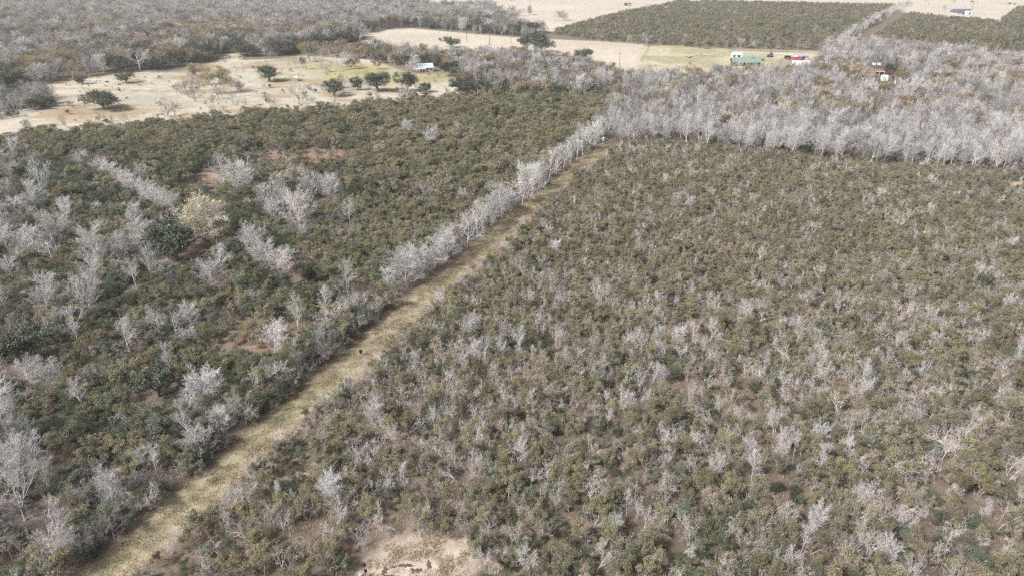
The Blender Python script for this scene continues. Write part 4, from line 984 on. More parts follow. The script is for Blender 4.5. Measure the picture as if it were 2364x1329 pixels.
grass('dead_grass', ['straw', 'straw'], np.concatenate([P, PC]), 'dead straw grass showing between the shrubs of the right thicket', 0.32, (0.7, 1.4))

# ------------------------------------------------------------------ puddles on the track
def puddle(pts, label):
    c = np.mean(pts, 0); n = 26
    rs_ = random.Random(int(c[0] * 10))
    vs_ = []
    pts = np.array(pts)
    m, t, o = None, None, None
    L = np.linalg.norm(np.diff(np.vstack([pts, pts[:1]]), axis=0), axis=1); cum = np.concatenate([[0], np.cumsum(L)])
    for k in range(n):
        s = cum[-1] * k / n; j = np.searchsorted(cum, s, side='right') - 1
        q = pts[j] + (pts[(j + 1) % len(pts)] - pts[j]) * ((s - cum[j]) / L[j])
        q = q + np.array([rs_.uniform(-.25, .25), rs_.uniform(-.25, .25)])
        vs_.append(q)
    zz = min(gz(q[0], q[1]) for q in vs_) - 0.02
    me = bpy.data.meshes.new('puddle'); me.from_pydata([(q[0], q[1], zz) for q in vs_], [], [list(range(n))]); me.materials.append(M['water']); me.update()
    tag(link(bpy.data.objects.new('puddle', me)), label, 'puddle', None, 'structure')
def water_mat():
    m, t, o = new_mat('muddy_water')
    b = principled(t, 0.12, 0.5); b.inputs['Base Color'].default_value = (0.11, 0.095, 0.085, 1)
    nz = t.nodes.new('ShaderNodeTexNoise'); nz.inputs['Scale'].default_value = 3
    bp = t.nodes.new('ShaderNodeBump'); bp.inputs['Strength'].default_value = 0.08
    t.links.new(nz.outputs['Fac'], bp.inputs['Height']); t.links.new(bp.outputs[0], b.inputs['Normal']); t.links.new(b.outputs[0], o.inputs[0])
    return m
M['water'] = water_mat()
puddle([G(u, v) for u, v in [(1163, 531), (1180, 528), (1200, 514), (1194, 512), (1176, 520)]], 'long muddy puddle in the wheel ruts of the track')

M['mud'] = plain_mat('wet_mud', (0.105, 0.08, 0.068), 0.55, 0, 0.4, 1.2, 0.4)
for _k, (px, py, rx, ry, lb) in enumerate(((936, 1304, 0.8, 0.35, 'widest'), (961, 1316, 0.55, 0.5, 'middle'), (990, 1303, 0.35, 0.6, 'right-hand'), (888, 1317, 0.45, 0.5, 'left-hand'), (905, 1330, 0.8, 0.35, 'lowest'), (908, 1308, 0.3, 0.22, 'smallest'))):
    c = G(px, py); _r = random.Random(_k + 3); n_ = 30
    ph = [_r.uniform(0, 6.28) for _ in range(4)]
    vs_ = [(c[0], c[1], gz(*c) + 0.02)]
    for k in range(n_):
        t_ = 2 * math.pi * k / n_
        f_ = 1 + 0.3 * math.sin(2 * t_ + ph[0]) + 0.25 * math.sin(5 * t_ + ph[1]) + 0.2 * math.sin(9 * t_ + ph[2]) + _r.uniform(-.15, .15)
        q_ = (c[0] + rx * f_ * math.cos(t_), c[1] + ry * f_ * math.sin(t_)); vs_.append((q_[0], q_[1], gz(*q_) + 0.02))
    me = bpy.data.meshes.new('mud_patch'); me.from_pydata(vs_, [], [(0, 1 + k, 1 + (k + 1) % n_) for k in range(n_)]); me.materials.append(M['mud']); me.update()
    tag(link(bpy.data.objects.new('mud_patch', me)), '%s dark wet mud patch in the straw clearing' % lb, 'mud patch', None, 'structure')
# ------------------------------------------------------------------ farm materials
M['roof_blue'] = plain_mat('pale_blue_metal', (0.60, 0.68, 0.73), 0.45, 0.2, 0.4, 0.6, 0.1, (0.33, 0.17, 0.11), 0.66)
M['porch_roof'] = plain_mat('grey_metal', (0.60, 0.62, 0.63), 0.45, 0.2, 0.4, 0.8, 0.15)
M['cream_wall'] = plain_mat('weathered_cream', (0.52, 0.45, 0.36), 0.9, 0, 0.1, 1.5, 0.2)
M['dark'] = plain_mat('dark_paint_and_shade', (0.03, 0.03, 0.03), 0.8)  # near-black colour; on the barn and shed fronts it paints the shade inside
M['roof_green'] = plain_mat('green_metal', (0.20, 0.29, 0.24), 0.5, 0.1, 0.4, 0.7, 0.15)
M['white_paint'] = plain_mat('white_paint', (0.78, 0.78, 0.77), 0.6, 0, 0.3, 1.0, 0.05)
M['roof_red'] = plain_mat('red_metal', (0.33, 0.075, 0.075), 0.5, 0.1, 0.4, 1.0, 0.2)
M['rust_steel'] = plain_mat('rusty_steel', (0.30, 0.105, 0.06), 0.8, 0, 0.2, 1.5, 0.3)
M['brick'] = plain_mat('red_brick', (0.30, 0.14, 0.10), 0.9, 0, 0.1, 4.0, 0.25)
M['slate'] = plain_mat('slate_shingle', (0.09, 0.105, 0.125), 0.8, 0, 0.2, 2.0, 0.3)
M['navy'] = plain_mat('navy_metal', (0.10, 0.13, 0.20), 0.5, 0.1, 0.4, 1.0, 0.2)
M['steel'] = plain_mat('galvanised_steel', (0.60, 0.60, 0.61), 0.4, 0.5, 0.4, 3.0, 0.12)
M['black'] = plain_mat('black_plastic', (0.012, 0.012, 0.013), 0.5, 0, 0.4)
M['wood_pole'] = plain_mat('weathered_pole', (0.14, 0.105, 0.08), 0.9, 0, 0.1, 3.0, 0.25)
M['blue_paint'] = plain_mat('blue_machine', (0.12, 0.15, 0.24), 0.5, 0, 0.4, 3.0, 0.2)
M['glass'] = plain_mat('window_glass', (0.05, 0.06, 0.07), 0.1, 0, 0.6)
M['fur_brown'] = plain_mat('brown_hide', (0.10, 0.055, 0.035), 0.9, 0, 0.1, 2.0, 0.3)
M['fur_black'] = plain_mat('black_hide', (0.018, 0.016, 0.015), 0.9, 0, 0.1)
M['fur_white'] = plain_mat('white_hide', (0.62, 0.58, 0.52), 0.9, 0, 0.1, 1.2, 0.1, (0.16, 0.09, 0.06), 0.6)
M['feather'] = plain_mat('black_feather', (0.015, 0.014, 0.014), 0.8, 0, 0.1)

def at_px(name, u_, v_, rz, label, cat, group=None):
    p = G(u_, v_)
    z = gz(*p) if p[1] < 900 else 0.0
    o = empty(name, (p[0], p[1], z), R(rz))
    return tag(o, label, cat, group)
def gable(root, W, D, H, RH, wall, roof, oh=0.5, x0=0.0, y0_=0.0, wname='wall', rname='roof', ends=True):
    """ridge along local x; front faces -y"""
    x1, x2 = x0 - W / 2, x0 + W / 2; y1, y2 = y0_ - D / 2, y0_ + D / 2
    w = MB().add([(x1, y1, -0.3), (x2, y1, -0.3), (x2, y2, -0.3), (x1, y2, -0.3), (x1, y1, H), (x2, y1, H), (x2, y2, H), (x1, y2, H), (x1, y0_, H + RH), (x2, y0_, H + RH)],
                 [(0, 1, 5, 4), (2, 3, 7, 6), (1, 2, 6, 9, 5), (3, 0, 4, 8, 7), (4, 5, 9, 8), (6, 7, 8, 9)])
    wo_ = w.build(wname, wall, root)
    dz = oh * RH / (D / 2)
    r = MB()
    t = 0.14
    r.slab([(x1 - oh, y1 - oh, H - dz + t), (x2 + oh, y1 - oh, H - dz + t), (x2 + oh, y0_, H + RH + t), (x1 - oh, y0_, H + RH + t)], t - 0.02)
    r.slab([(x2 + oh, y2 + oh, H - dz + t), (x1 - oh, y2 + oh, H - dz + t), (x1 - oh, y0_ + 0.01, H + RH + t), (x2 + oh, y0_ + 0.01, H + RH + t)], t - 0.02)
    ro = r.build(rname, roof, root)
    rb = MB()
    nrib = max(3, int(W / 1.2))
    for k in range(nrib + 1):
        x = x1 - oh + 0.06 + (W + 2 * oh - 0.12) * k / nrib
        rb.slab([(x - .04, y1 - oh, H - dz + t + .05), (x + .04, y1 - oh, H - dz + t + .05), (x + .04, y0_, H + RH + t + .05), (x - .04, y0_, H + RH + t + .05)], 0.048)
    rb.build('seam', roof, ro)
    return wo_, ro
def window(root, x, y, z, w=1.0, h=1.2, face='y', depth_=0.06, name='window', mat='glass', frame='white_paint'):
    b = MB()
    if face == 'y': b.box(x - w / 2, x + w / 2, y - depth_, y, z, z + h)
    else: b.box(y, y + depth_, x - w / 2, x + w / 2, z, z + h)
    o = b.build(name, M[mat], root)
    f = MB(); e = 0.09; d = depth_ + 0.03
    if face == 'y':
        f.box(x - w / 2 - e, x - w / 2, y - d, y, z - e, z + h + e); f.box(x + w / 2, x + w / 2 + e, y - d, y, z - e, z + h + e)
        f.box(x - w / 2, x + w / 2, y - d, y, z - e, z); f.box(x - w / 2, x + w / 2, y - d, y, z + h, z + h + e)
    else:
        f.box(y, y + d, x - w / 2 - e, x - w / 2, z - e, z + h + e); f.box(y, y + d, x + w / 2, x + w / 2 + e, z - e, z + h + e)
        f.box(y, y + d, x - w / 2, x + w / 2, z - e, z); f.box(y, y + d, x - w / 2, x + w / 2, z + h, z + h + e)
    f.build('frame', M[frame], o)
    return o

# small house with pale blue metal roof and porch
h = at_px('small_house', 982, 165, 16, 'small cream house with pale blue metal roof, rusty patch and porch', 'house')
gable(h, 9.6, 7.2, 2.9, 2.3, M['cream_wall'], M['roof_blue'], 0.5)
pr = MB().slab([(-7.2, -6.2, 2.25), (-0.6, -6.2, 2.25), (-0.6, -3.75, 2.72), (-7.2, -3.75, 2.72)], 0.1)
pr.slab([(-7.2, -3.8, 2.72), (-4.9, -3.8, 2.72), (-4.9, 2.5, 3.05), (-7.2, 2.5, 3.05)], 0.1).build('porch_roof', M['porch_roof'], h)
for x in (-7.0, -4.9, -2.8, -0.8): MB().box(x - .07, x + .07, -6.05, -5.91, -0.2, 2.16).build('post', M['white_paint'], h)
MB().box(-7.2, -0.6, -6.2, -3.63, -0.3, 0.25).build('porch_deck', M['wood_pole'], h)
d = MB().box(-2.6, -1.7, -3.66, -3.6, 0.26, 2.2).build('door', M['dark'], h)
window(h, 1.2, -3.6, 1.0); window(h, 3.2, -3.6, 1.0); window(h, 0.0, 4.8, 1.0, face='x')
MB().box(-3.1, -2.6, 0.9, 1.4, 4.2, 5.9).build('chimney', M['brick'], h)
t = at_px('storage_tank', 959, 162, 0, 'small cream box-like tank left of the small house', 'tank')
MB().lathe([(0.95, 0.0), (1.0, 0.3), (1.0, 2.3), (0.85, 2.6), (0.2, 2.75)], 14).build('shell', M['cream_wall'], t)
MB().lathe([(0.25, 2.76), (0.25, 2.95), (0.05, 3.0)], 10).build('cap', M['white_paint'], t)
t = at_px('cistern', 1024, 165, 0, 'silver round metal cistern right of the small house', 'cistern')
MB().lathe([(1.05, -0.1), (1.05, 2.0)], 16).build('body', M['steel'], t)
MB().lathe([(1.12, 2.01), (0.1, 2.7)], 16).build('cone_roof', M['steel'], t)
for z in (0.6, 1.3): MB().lathe([(1.07, z), (1.07, z + .08)], 16).build('hoop', M['porch_roof'], t)
s = at_px('shed', 1030, 158, 10, 'small dark open shed behind the silver cistern', 'shed')
MB().slab([(-2.4, -1.8, 2.3), (2.4, -1.8, 2.3), (2.4, 1.8, 2.9), (-2.4, 1.8, 2.9)], 0.1).build('roof', M['slate'], s)
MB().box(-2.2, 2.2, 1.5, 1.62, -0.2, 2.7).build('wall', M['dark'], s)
for x in (-2.2, 2.2): MB().box(x - .08, x + .08, -1.6, -1.44, -.2, 2.22).build('post', M['wood_pole'], s)
def fence(px, label, step=3.0, h=1.2, rails=3, mat='wood_pole', pr_=0.06):
    P = [Vector(G(u, v)) for u, v in px]
    o = empty('fence', (P[0].x, P[0].y, gz(*P[0]))); tag(o, label, 'fence')
    first = True
    for a, b in zip(P[:-1], P[1:]):
        n = max(1, round((b - a).length / step))
        for k in range(n + 1):
            if k == 0 and not first: continue
            q = a.lerp(b, k / n) - P[0]; MB().tube((q.x, q.y, -0.3), (q.x, q.y, h + .1), pr_, n=6).build('post', M[mat], o)
        first = False
        for j in range(rails):
            z = h * (j + 1) / rails; qa, qb = a - P[0], b - P[0]
            MB().tube((qa.x, qa.y, z), (qb.x, qb.y, z), pr_ * 0.6, n=5).build('rail', M[mat], o)
fence([(1000, 182), (1022, 182), (1040, 178)], 'low wooden fence in front of the small house')
fence([(1786, 126), (1850, 131)], 'long pipe fence at the back of the farmyard', 4, 1.5, 3, 'steel', 0.09)
fence([(1778, 132), (1815, 136), (1828, 134)], 'shorter pipe fence around the farmyard pen', 4, 1.5, 3, 'steel', 0.09)
fence([(1480, 142), (1500, 107)], 'wire fence between the tan field and the green pasture', 9, 1.3, 2, 'wood_pole', 0.07)

# utility poles
def pole(u_, v_, vtop, label, arm=True, base_r=0.2):
    p = G(u_, v_); H = max(6, zat(p, u_, vtop))
    o = at_px('utility_pole', u_, v_, 20, label, 'pole', None)
    MB().tube((0, 0, -0.5), (0, 0, H), base_r, base_r * 0.7, 8).build('shaft', M['wood_pole'], o)
    if arm:
        MB().box(-1.3, 1.3, -0.31, -0.19, H - 0.8, H - 0.62).build('crossarm', M['wood_pole'], o)
        for x in (-1.15, 0.6, 1.15): MB().lathe([(0.06, 0), (0.09, 0.08), (0.05, 0.2)], 8, (x, -0.25, H - 0.619)).build('insulator', M['white_paint'], o)
pole(1078, 98, 71, 'wooden utility pole with a bright top in the narrow tan field', True, 0.28)
pole(1130, 105, 74, 'wooden utility pole standing right of the bright-topped one', False, 0.28)
pole(1180, 102, 86, 'short pole with a crossarm near the large dark evergreen', True)
pole(1430, 152, 121, 'utility pole at the edge of the green pasture', True)
pole(2243, 25, 4, 'utility pole beside the far blue-roofed barn', True, 0.3)

# farmyard
b = at_px('green_roofed_barn', 1720, 152, -2, 'long open barn with a green metal roof', 'barn')
gable(b, 19.0, 9.0, 3.0, 2.6, M['wood_pole'], M['roof_green'], 0.8)
MB().box(-8.0, 8.6, -4.56, -4.5, 0, 2.7).build('front_shade_panel', M['dark'], b)  # solid panel on the wall, its near-black colour painting the open front's shade
for x in (-8.8, -4.4, 0, 4.4, 9.0): MB().box(x - .12, x + .12, -4.74, -4.58, -.2, 2.7).build('post', M['wood_pole'], b)
MB().add([(3.2, -1.3, 5.5), (6.4, -1.3, 5.5), (6.4, 1.3, 5.5), (3.2, 1.3, 5.5), (3.6, 0, 7.0), (6.0, 0, 7.0)], [(0, 1, 5, 4), (2, 3, 4, 5), (1, 2, 5), (3, 0, 4), (3, 2, 1, 0)]).build('roof_vent', M['roof_green'], b)
b = at_px('white_shed', 1700, 133, -4, 'small white shed with a grey roof behind the green barn', 'shed')
gable(b, 7.6, 5.0, 2.5, 1.7, M['white_paint'], M['porch_roof'], 0.4)
MB().box(-3.0, -1.4, -2.56, -2.5, 0, 2.0).build('door', M['dark'], b)
MB().box(0.2, 2.4, -2.56, -2.5, 0.6, 1.9).build('shade_panel', M['dark'], b)  # closed panel coloured near-black to stand in for interior shade
c = at_px('steel_bin', 1749, 145, 5, 'rust-red steel bin right of the green barn', 'bin')
MB().box(-1.4, 1.4, -1.2, 1.2, 0.15, 2.4).build('body', M['rust_steel'], c); MB().box(-1.5, 1.5, -1.3, 1.3, 2.41, 2.55).build('lid', M['rust_steel'], c)
for x in (-1, 1): MB().box(x - .1, x + .1, -1.1, 1.1, -0.1, 0.14).build('skid', M['black'], c)
c = at_px('hay_cart', 1759, 141, -8, 'small brown cart beside the rust-red bin', 'cart')
MB().box(-1.3, 1.3, -.9, .9, 0.7, 2.0).build('bed', M['brick'], c); MB().box(-1.35, 1.35, -.95, .95, 2.01, 2.12).build('cover', M['porch_roof'], c)
for x in (-.8, .8):
    for y in (-1.0, 1.0): MB().tube((x, y - .1, .4), (x, y + .1, .4), .4, n=12).build('wheel', M['black'], c)
c = at_px('blue_machine', 1777, 133, 0, 'blue farm machine with a frame cab in the yard', 'machine')
MB().box(-2.0, 2.0, -1.1, 1.1, 0.9, 2.1).build('body', M['blue_paint'], c)
MB().box(-0.2, 1.6, -1.0, 1.0, 2.11, 3.6).build('cab', M['glass'], c); MB().box(-0.35, 1.75, -1.1, 1.1, 3.61, 3.75).build('cab_roof', M['steel'], c)
for x in (-1.3, 1.2):
    for y in (-1.3, 1.3): MB().tube((x, y - .2, .75), (x, y + .2, .75), .75, n=14).build('wheel', M['black'], c)
c = at_px('trailer', 1817, 139, 3, 'black box trailer in front of the red shed', 'trailer')
MB().box(-2.0, 2.0, -1.1, 1.1, 0.7, 3.0).build('box', M['black'], c); MB().box(1.98, 3.2, -.1, .1, .6, .75).build('tow_bar', M['steel'], c)
for y in (-1.15, 1.15): MB().tube((0, y - .12, .42), (0, y + .12, .42), .42, n=12).build('wheel', M['black'], c)
MB().tube((0.2, -1.1, 1.5), (0.2, -1.16, 1.5), .3, n=12).build('lamp_disc', M['white_paint'], c)
b = at_px('red_shed', 1836, 146, 24, 'shed with a bright red metal roof beside the farmhouse', 'shed')
gable(b, 7.0, 5.6, 2.6, 1.6, M['rust_steel'], M['roof_red'], 0.4)
MB().box(2.0, 3.4, -2.86, -2.8, 0, 2.2).build('door', M['dark'], b)
b = at_px('grey_shed', 1848, 139, 14, 'grey metal-roofed shed behind the red one', 'shed')
gable(b, 9.0, 6.5, 3.0, 1.6, M['porch_roof'], M['steel'], 0.4)
MB().box(-1.2, 1.2, -3.31, -3.25, 0, 2.4).build('door', M['dark'], b)
b = at_px('farmhouse', 1858, 160, -6, 'long white farmhouse with a grey metal roof and white porch roof', 'house')
gable(b, 18.5, 9.0, 3.0, 2.6, M['white_paint'], M['porch_roof'], 0.6)
MB().slab([(-9.6, -8.2, 2.4), (8.8, -8.2, 2.4), (8.8, -4.6, 2.85), (-9.6, -4.6, 2.85)], 0.12).build('porch_roof', M['white_paint'], b)
for k in range(7): MB().box(-9.3 + k * 2.95 - .08, -9.3 + k * 2.95 + .08, -8.0, -7.84, -.2, 2.31).build('post', M['white_paint'], b)
MB().box(-1, 0, -4.57, -4.5, 0, 2.1).build('door', M['dark'], b)
for x in (-7, -4, 3, 6): window(b, x, -4.5, 0.9, 1.2, 1.2)
v = at_px('parked_van', 1832, 168, 4, 'white van parked in front of the farmhouse', 'van')
MB().add([(-2.6, -1, .4), (2.6, -1, .4), (2.6, 1, .4), (-2.6, 1, .4), (-2.6, -1, 1.3), (2.6, -1, 1.2), (2.6, 1, 1.2), (-2.6, 1, 1.3), (-2.55, -.9, 2.3), (1.3, -.9, 2.3), (1.3, .9, 2.3), (-2.55, .9, 2.3), (1.9, -1, 1.3), (1.9, 1, 1.3)],
         [(0, 1, 5, 12, 4), (1, 2, 6, 5), (2, 3, 7, 13, 6), (3, 0, 4, 7), (5, 6, 13, 12), (4, 12, 9, 8), (7, 11, 10, 13), (12, 13, 10, 9), (8, 9, 10, 11), (4, 8, 11, 7), (3, 2, 1, 0)]).build('body', M['white_paint'], v)
MB().add([(1.34, -.8, 2.22), (1.9, -.9, 1.34), (1.9, .9, 1.34), (1.34, .8, 2.22)], [(0, 1, 2, 3)]).v
MB().slab([(1.93, -.85, 1.36), (1.93, .85, 1.36), (1.40, .78, 2.24), (1.40, -.78, 2.24)], 0.02).build('windscreen', M['glass'], v)
for x in (-1.6, 1.7):
    for y in (-.95, .95): MB().tube((x, y - .12, .36), (x, y + .12, .36), .36, n=14).build('wheel', M['black'], v)
b = at_px('brick_house', 2014, 172, -3, 'red brick house with a dark slate roof and two white dormers', 'house')
MB().box(-5, 5, -4, 4, -.3, 5.6).build('wall', M['brick'], b)
MB().add([(-5.5, -4.5, 5.5), (5.5, -4.5, 5.5), (5.5, 4.5, 5.5), (-5.5, 4.5, 5.5), (-2.2, 0, 9.0), (2.2, 0, 9.0)], [(0, 1, 5, 4), (1, 2, 5), (2, 3, 4, 5), (3, 0, 4), (3, 2, 1, 0)]).build('roof', M['slate'], b)
for x in (-1.5, 1.7):
    q = MB().box(x - 1.0, x + 1.0, -3.4, -1.3, 6.3, 8.0).build('dormer', M['white_paint'], b)
    MB().add([(x - 1.2, -3.6, 8.0), (x + 1.2, -3.6, 8.0), (x + 1.2, -0.8, 8.0), (x - 1.2, -0.8, 8.0), (x, -3.6, 8.6), (x, -0.8, 8.6)], [(0, 1, 4), (1, 2, 5, 4), (2, 3, 5), (3, 0, 4, 5), (3, 2, 1, 0)]).build('dormer_roof', M['slate'], q)
MB().slab([(-5.2, -6.5, 2.6), (5.2, -6.5, 2.6), (5.2, -4.05, 3.3), (-5.2, -4.05, 3.3)], .15).build('porch_roof', M['brick'], b)
MB().box(-5.2, 5.2, -6.55, -6.51, 2.35, 2.62).build('fascia', M['white_paint'], b)
for x in (-4.9, -1.7, 1.7, 4.9): MB().box(x - .12, x + .12, -6.3, -6.06, -.2, 2.45).build('post', M['white_paint'], b)
for x in (-3, 0, 3): window(b, x, -4, 3.6, 1.1, 1.3)
MB().box(-.5, .5, -4.06, -4, 0, 2.1).build('door', M['white_paint'], b)
c = at_px('storage_container', 2040, 187, -12, 'white box container standing among trees near the brick house', 'container')
MB().box(-1.9, 1.9, -1.5, 1.5, 0.15, 3.4).build('body', M['white_paint'], c); MB().box(-1.95, 1.95, -1.55, 1.55, 3.41, 3.52).build('lid', M['white_paint'], c)
for x in (-.95, .95): MB().box(x - .9, x + .9, -1.54, -1.5, .3, 3.2).build('door', M['white_paint'], c)
for x in (-1.6, 1.6): MB().box(x - .15, x + .15, -1.4, 1.4, -0.2, 0.14).build('skid', M['wood_pole'], c)
c = at_px('white_marker', 2066, 194, 0, 'slim white upright post right of the white container', 'post')
MB().lathe([(0.55, -0.1), (0.45, 1.0), (0.3, 1.6), (0.45, 2.4), (0.75, 3.4), (0.6, 3.9), (0.1, 4.1)], 12).build('shaft', M['white_paint'], c)
MB().lathe([(0.8, -0.2), (0.8, 0.15), (0.6, 0.25)], 12).build('base', M['porch_roof'], c)

# far buildings
b = at_px('blue_roofed_barn', 2218, 33, 6, 'far barn with a dark blue rounded roof on the pale field', 'barn')
N_ = 8
pr = [(-9 * math.cos(math.pi * k / N_), 2.0 + 4.6 * math.sin(math.pi * k / N_)) for k in range(N_ + 1)]
vs2 = []; fs2 = []
for x in (-11, 11): vs2 += [(x, a, c) for a, c in pr]
n = N_ + 1
fs2 = [(k, k + 1, n + k + 1, n + k) for k in range(N_)] + [tuple(range(n))[::-1], tuple(range(n, 2 * n))]
MB().add(vs2, fs2).build('roof', M['navy'], b)
MB().box(-10.6, 10.6, -8.6, 8.6, -.2, 2.6).build('wall', M['cream_wall'], b)
MB().box(-4, 4, -8.66, -8.6, 0, 2.2).build('door', M['dark'], b)
b = at_px('white_annex', 2234, 34, 6, 'pale shed attached right of the far blue-roofed barn', 'shed')
gable(b, 9, 7, 3.2, 1.6, M['white_paint'], M['porch_roof'], .4)
MB().box(-1.2, 1.2, -3.56, -3.5, 0, 2.4).build('door', M['dark'], b)
b = at_px('open_shelter', 1449, 14, 4, 'small brown-roofed open shelter in the far tan field', 'shelter')
MB().slab([(-5.5, -3.4, 3.4), (5.5, -3.4, 3.4), (5.5, 3.4, 4.3), (-5.5, 3.4, 4.3)], .4).build('roof', M['wood_pole'], b)
for x in (-5, -1.6, 1.6, 5):
    for y in (-3, 3): MB().box(x - .2, x + .2, y - .2, y + .2, -.2, 3.1 if y < 0 else 3.8).build('post', M['wood_pole'], b)
MB().box(-5, 0, 2.7, 2.78, 0, 3.6).build('wall', M['wood_pole'], b)
b = at_px('far_house', 1604, 9, 8, 'white house showing between trees at the top of the scrub', 'house')
gable(b, 18, 10, 3.4, 3.0, M['white_paint'], M['porch_roof'], .6)
MB().box(-1, 1, -5.07, -5, 0, 2.2).build('door', M['dark'], b)
for x in (-6, 5): window(b, x, -5, 1.0, 2.0, 1.4)
b = at_px('far_barn', 1632, 6, -4, 'pale barn right of the far white house', 'barn')
gable(b, 12, 9, 4.0, 2.6, M['white_paint'], M['white_paint'], .5)
MB().box(-2, 2, -4.57, -4.5, 0, 3.2).build('door', M['dark'], b)

# feeders and poles near the camera
f = at_px('game_feeder', 834, 821, 20, 'black box-shaped feeder on thin legs standing on the track', 'feeder')
MB().add([(-.22, -.2, .52), (.22, -.2, .52), (.22, .2, .52), (-.22, .2, .52), (-.3, -.27, 1.05), (.3, -.27, 1.05), (.3, .27, 1.05), (-.3, .27, 1.05)], [(0, 3, 2, 1), (4, 5, 6, 7), (0, 1, 5, 4), (1, 2, 6, 5), (2, 3, 7, 6), (3, 0, 4, 7)]).build('hopper', M['black'], f)
MB().box(-.32, .32, -.29, .29, 1.051, 1.1).build('lid', M['black'], f)
for k in range(3):
    a = 2.1 * k + 0.4; MB().tube((.15 * math.cos(a), .15 * math.sin(a), .6), (.42 * math.cos(a), .42 * math.sin(a), -.1), .025, n=6).build('leg', M['black'], f)
f = at_px('game_feeder', 1393, 333, 0, 'silver drum feeder on legs at the corner of the forest', 'feeder')
MB().lathe([(.35, 1.0), (.62, 1.3), (.62, 2.4)], 16).build('drum', M['steel'], f)
MB().lathe([(.68, 2.41), (.66, 2.5), (.42, 2.85), (.1, 3.0)], 16).build('lid', M['steel'], f)
MB().lathe([(.45, .75), (.45, .98)], 12).build('tray', M['black'], f)
for k in range(4):
    a = 1.57 * k + .78; MB().tube((.5 * math.cos(a), .5 * math.sin(a), 1.4), (.75 * math.cos(a), .75 * math.sin(a), -.1), .04, n=6).build('leg', M['steel'], f)
p = at_px('marker_pole', 846, 1352, 0, 'thin pole topped by a black ball at the bottom clearing', 'pole')
zt = zat(G(846, 1352), 846, 1302)
MB().tube((0, 0, -.3), (0, 0, zt - .2), .035, n=8).build('shaft', M['black'], p)
MB().lathe([(.02, -.24), (.14, -.2), (.22, -.1), (.245, 0), (.22, .1), (.14, .2), (.02, .24)], 16, (0, 0, zt)).build('ball', M['black'], p)
zb = zat(G(846, 1352), 848, 1315)
MB().box(-.02, .3, -.16, .1, zb - .18, zb + .12).build('box', M['black'], p)
f = at_px('barrel_feeder', 834, 1340, 0, 'dark barrel with a pale round lid beside the ball-topped pole', 'barrel')
zt = zat(G(834, 1340), 834, 1323)
MB().lathe([(.22, zt - 1.0), (.25, zt - .8), (.25, zt - .04)], 16).build('drum', M['black'], f)
MB().lathe([(.275, zt - .039), (.275, zt + .02), (.2, zt + .05)], 16).build('lid', M['steel'], f)
for k in range(3):
    a = 2.1 * k; MB().tube((.2 * math.cos(a), .2 * math.sin(a), zt - .9), (.3 * math.cos(a), .3 * math.sin(a), -.15), .03, n=6).build('leg', M['black'], f)

# cattle
def cow(u_, v_, rz, mat, label, lying=False, s=1.0):
    o = at_px('cow', u_, v_, rz, label, 'cow', 'cattle in the fields')
    o.scale = (s, s, s)
    dz = -0.62 if lying else 0.0
    bm_ = MB()
    prof = [(-1.05, .95, .05), (-1.0, 1.0, .30), (-.6, 1.0, .40), (0, .96, .44), (.5, 1.0, .40), (.8, 1.08, .33), (1.05, 1.22, .23), (1.3, 1.36, .18), (1.45, 1.36, .17), (1.7, 1.2, .12), (1.82, 1.12, .07)]
    n = 10; vs_ = []; fs_ = []
    for x, z, r in prof: vs_ += [(x, r * .8 * math.cos(2 * math.pi * k / n), z + dz + r * math.sin(2 * math.pi * k / n)) for k in range(n)]
    for j in range(len(prof) - 1): fs_ += [(j * n + k, j * n + (k + 1) % n, (j + 1) * n + (k + 1) % n, (j + 1) * n + k) for k in range(n)]
    fs_ += [tuple(range(n))[::-1], tuple(range((len(prof) - 1) * n, len(prof) * n))]
    bm_.add(vs_, fs_)
    for x, y in ((-.75, .2), (-.75, -.2), (.65, .2), (.65, -.2)):
        if lying: bm_.tube((x, y, .28), (x + .45, y * 1.9, .08), .1, .06, 6)
        else:
            bm_.tube((x, y, .8), (x + (.06 if x > 0 else -.1), y, .42), .12, .075, 6); bm_.tube((x + (.06 if x > 0 else -.1), y, .42), (x, y, -.02), .07, .06, 6)
    for y in (-1, 1): bm_.add([(1.38, y * .12, 1.5 + dz), (1.34, y * .36, 1.52 + dz), (1.42, y * .3, 1.42 + dz), (1.46, y * .12, 1.42 + dz)], [(0, 1, 2, 3), (3, 2, 1, 0)])
    bm_.tube((-1.0, 0, 1.15 + dz), (-1.12, .03, .62 + dz * .7), .035, .03, 5)
    bm_.build('body', M[mat], o)
cow(179, 192, 200, 'fur_brown', 'dark cow at the small oak on the left of the herd')
cow(218, 189, 10, 'fur_white', 'white and brown cow lying between two oaks', True, 1.3)
cow(229, 188, 170, 'fur_white', 'pale cow lying next to the white and brown one', True, 1.1)
cow(247, 191, 5, 'fur_black', 'black cow lying right of the pale cows', True)
cow(276, 196, 30, 'fur_brown', 'brown calf near the mid-sized oak', True, .8)
cow(685, 184, 150, 'fur_white', 'white cow standing on the farm road in the pasture', False, 1.4)
cow(691, 187, 10, 'fur_brown', 'brown cow lying beside the white one on the farm road', True, 1.1)
cow(1528, 119, 80, 'fur_white', 'white cow grazing alone in the green pasture', False, 1.2)
cow(2116, 7, 60, 'fur_black', 'dark cow left of two others in the far field', False, 1.2)
cow(2143, 11, 100, 'fur_black', 'black cow in the far field', False, 1.2)
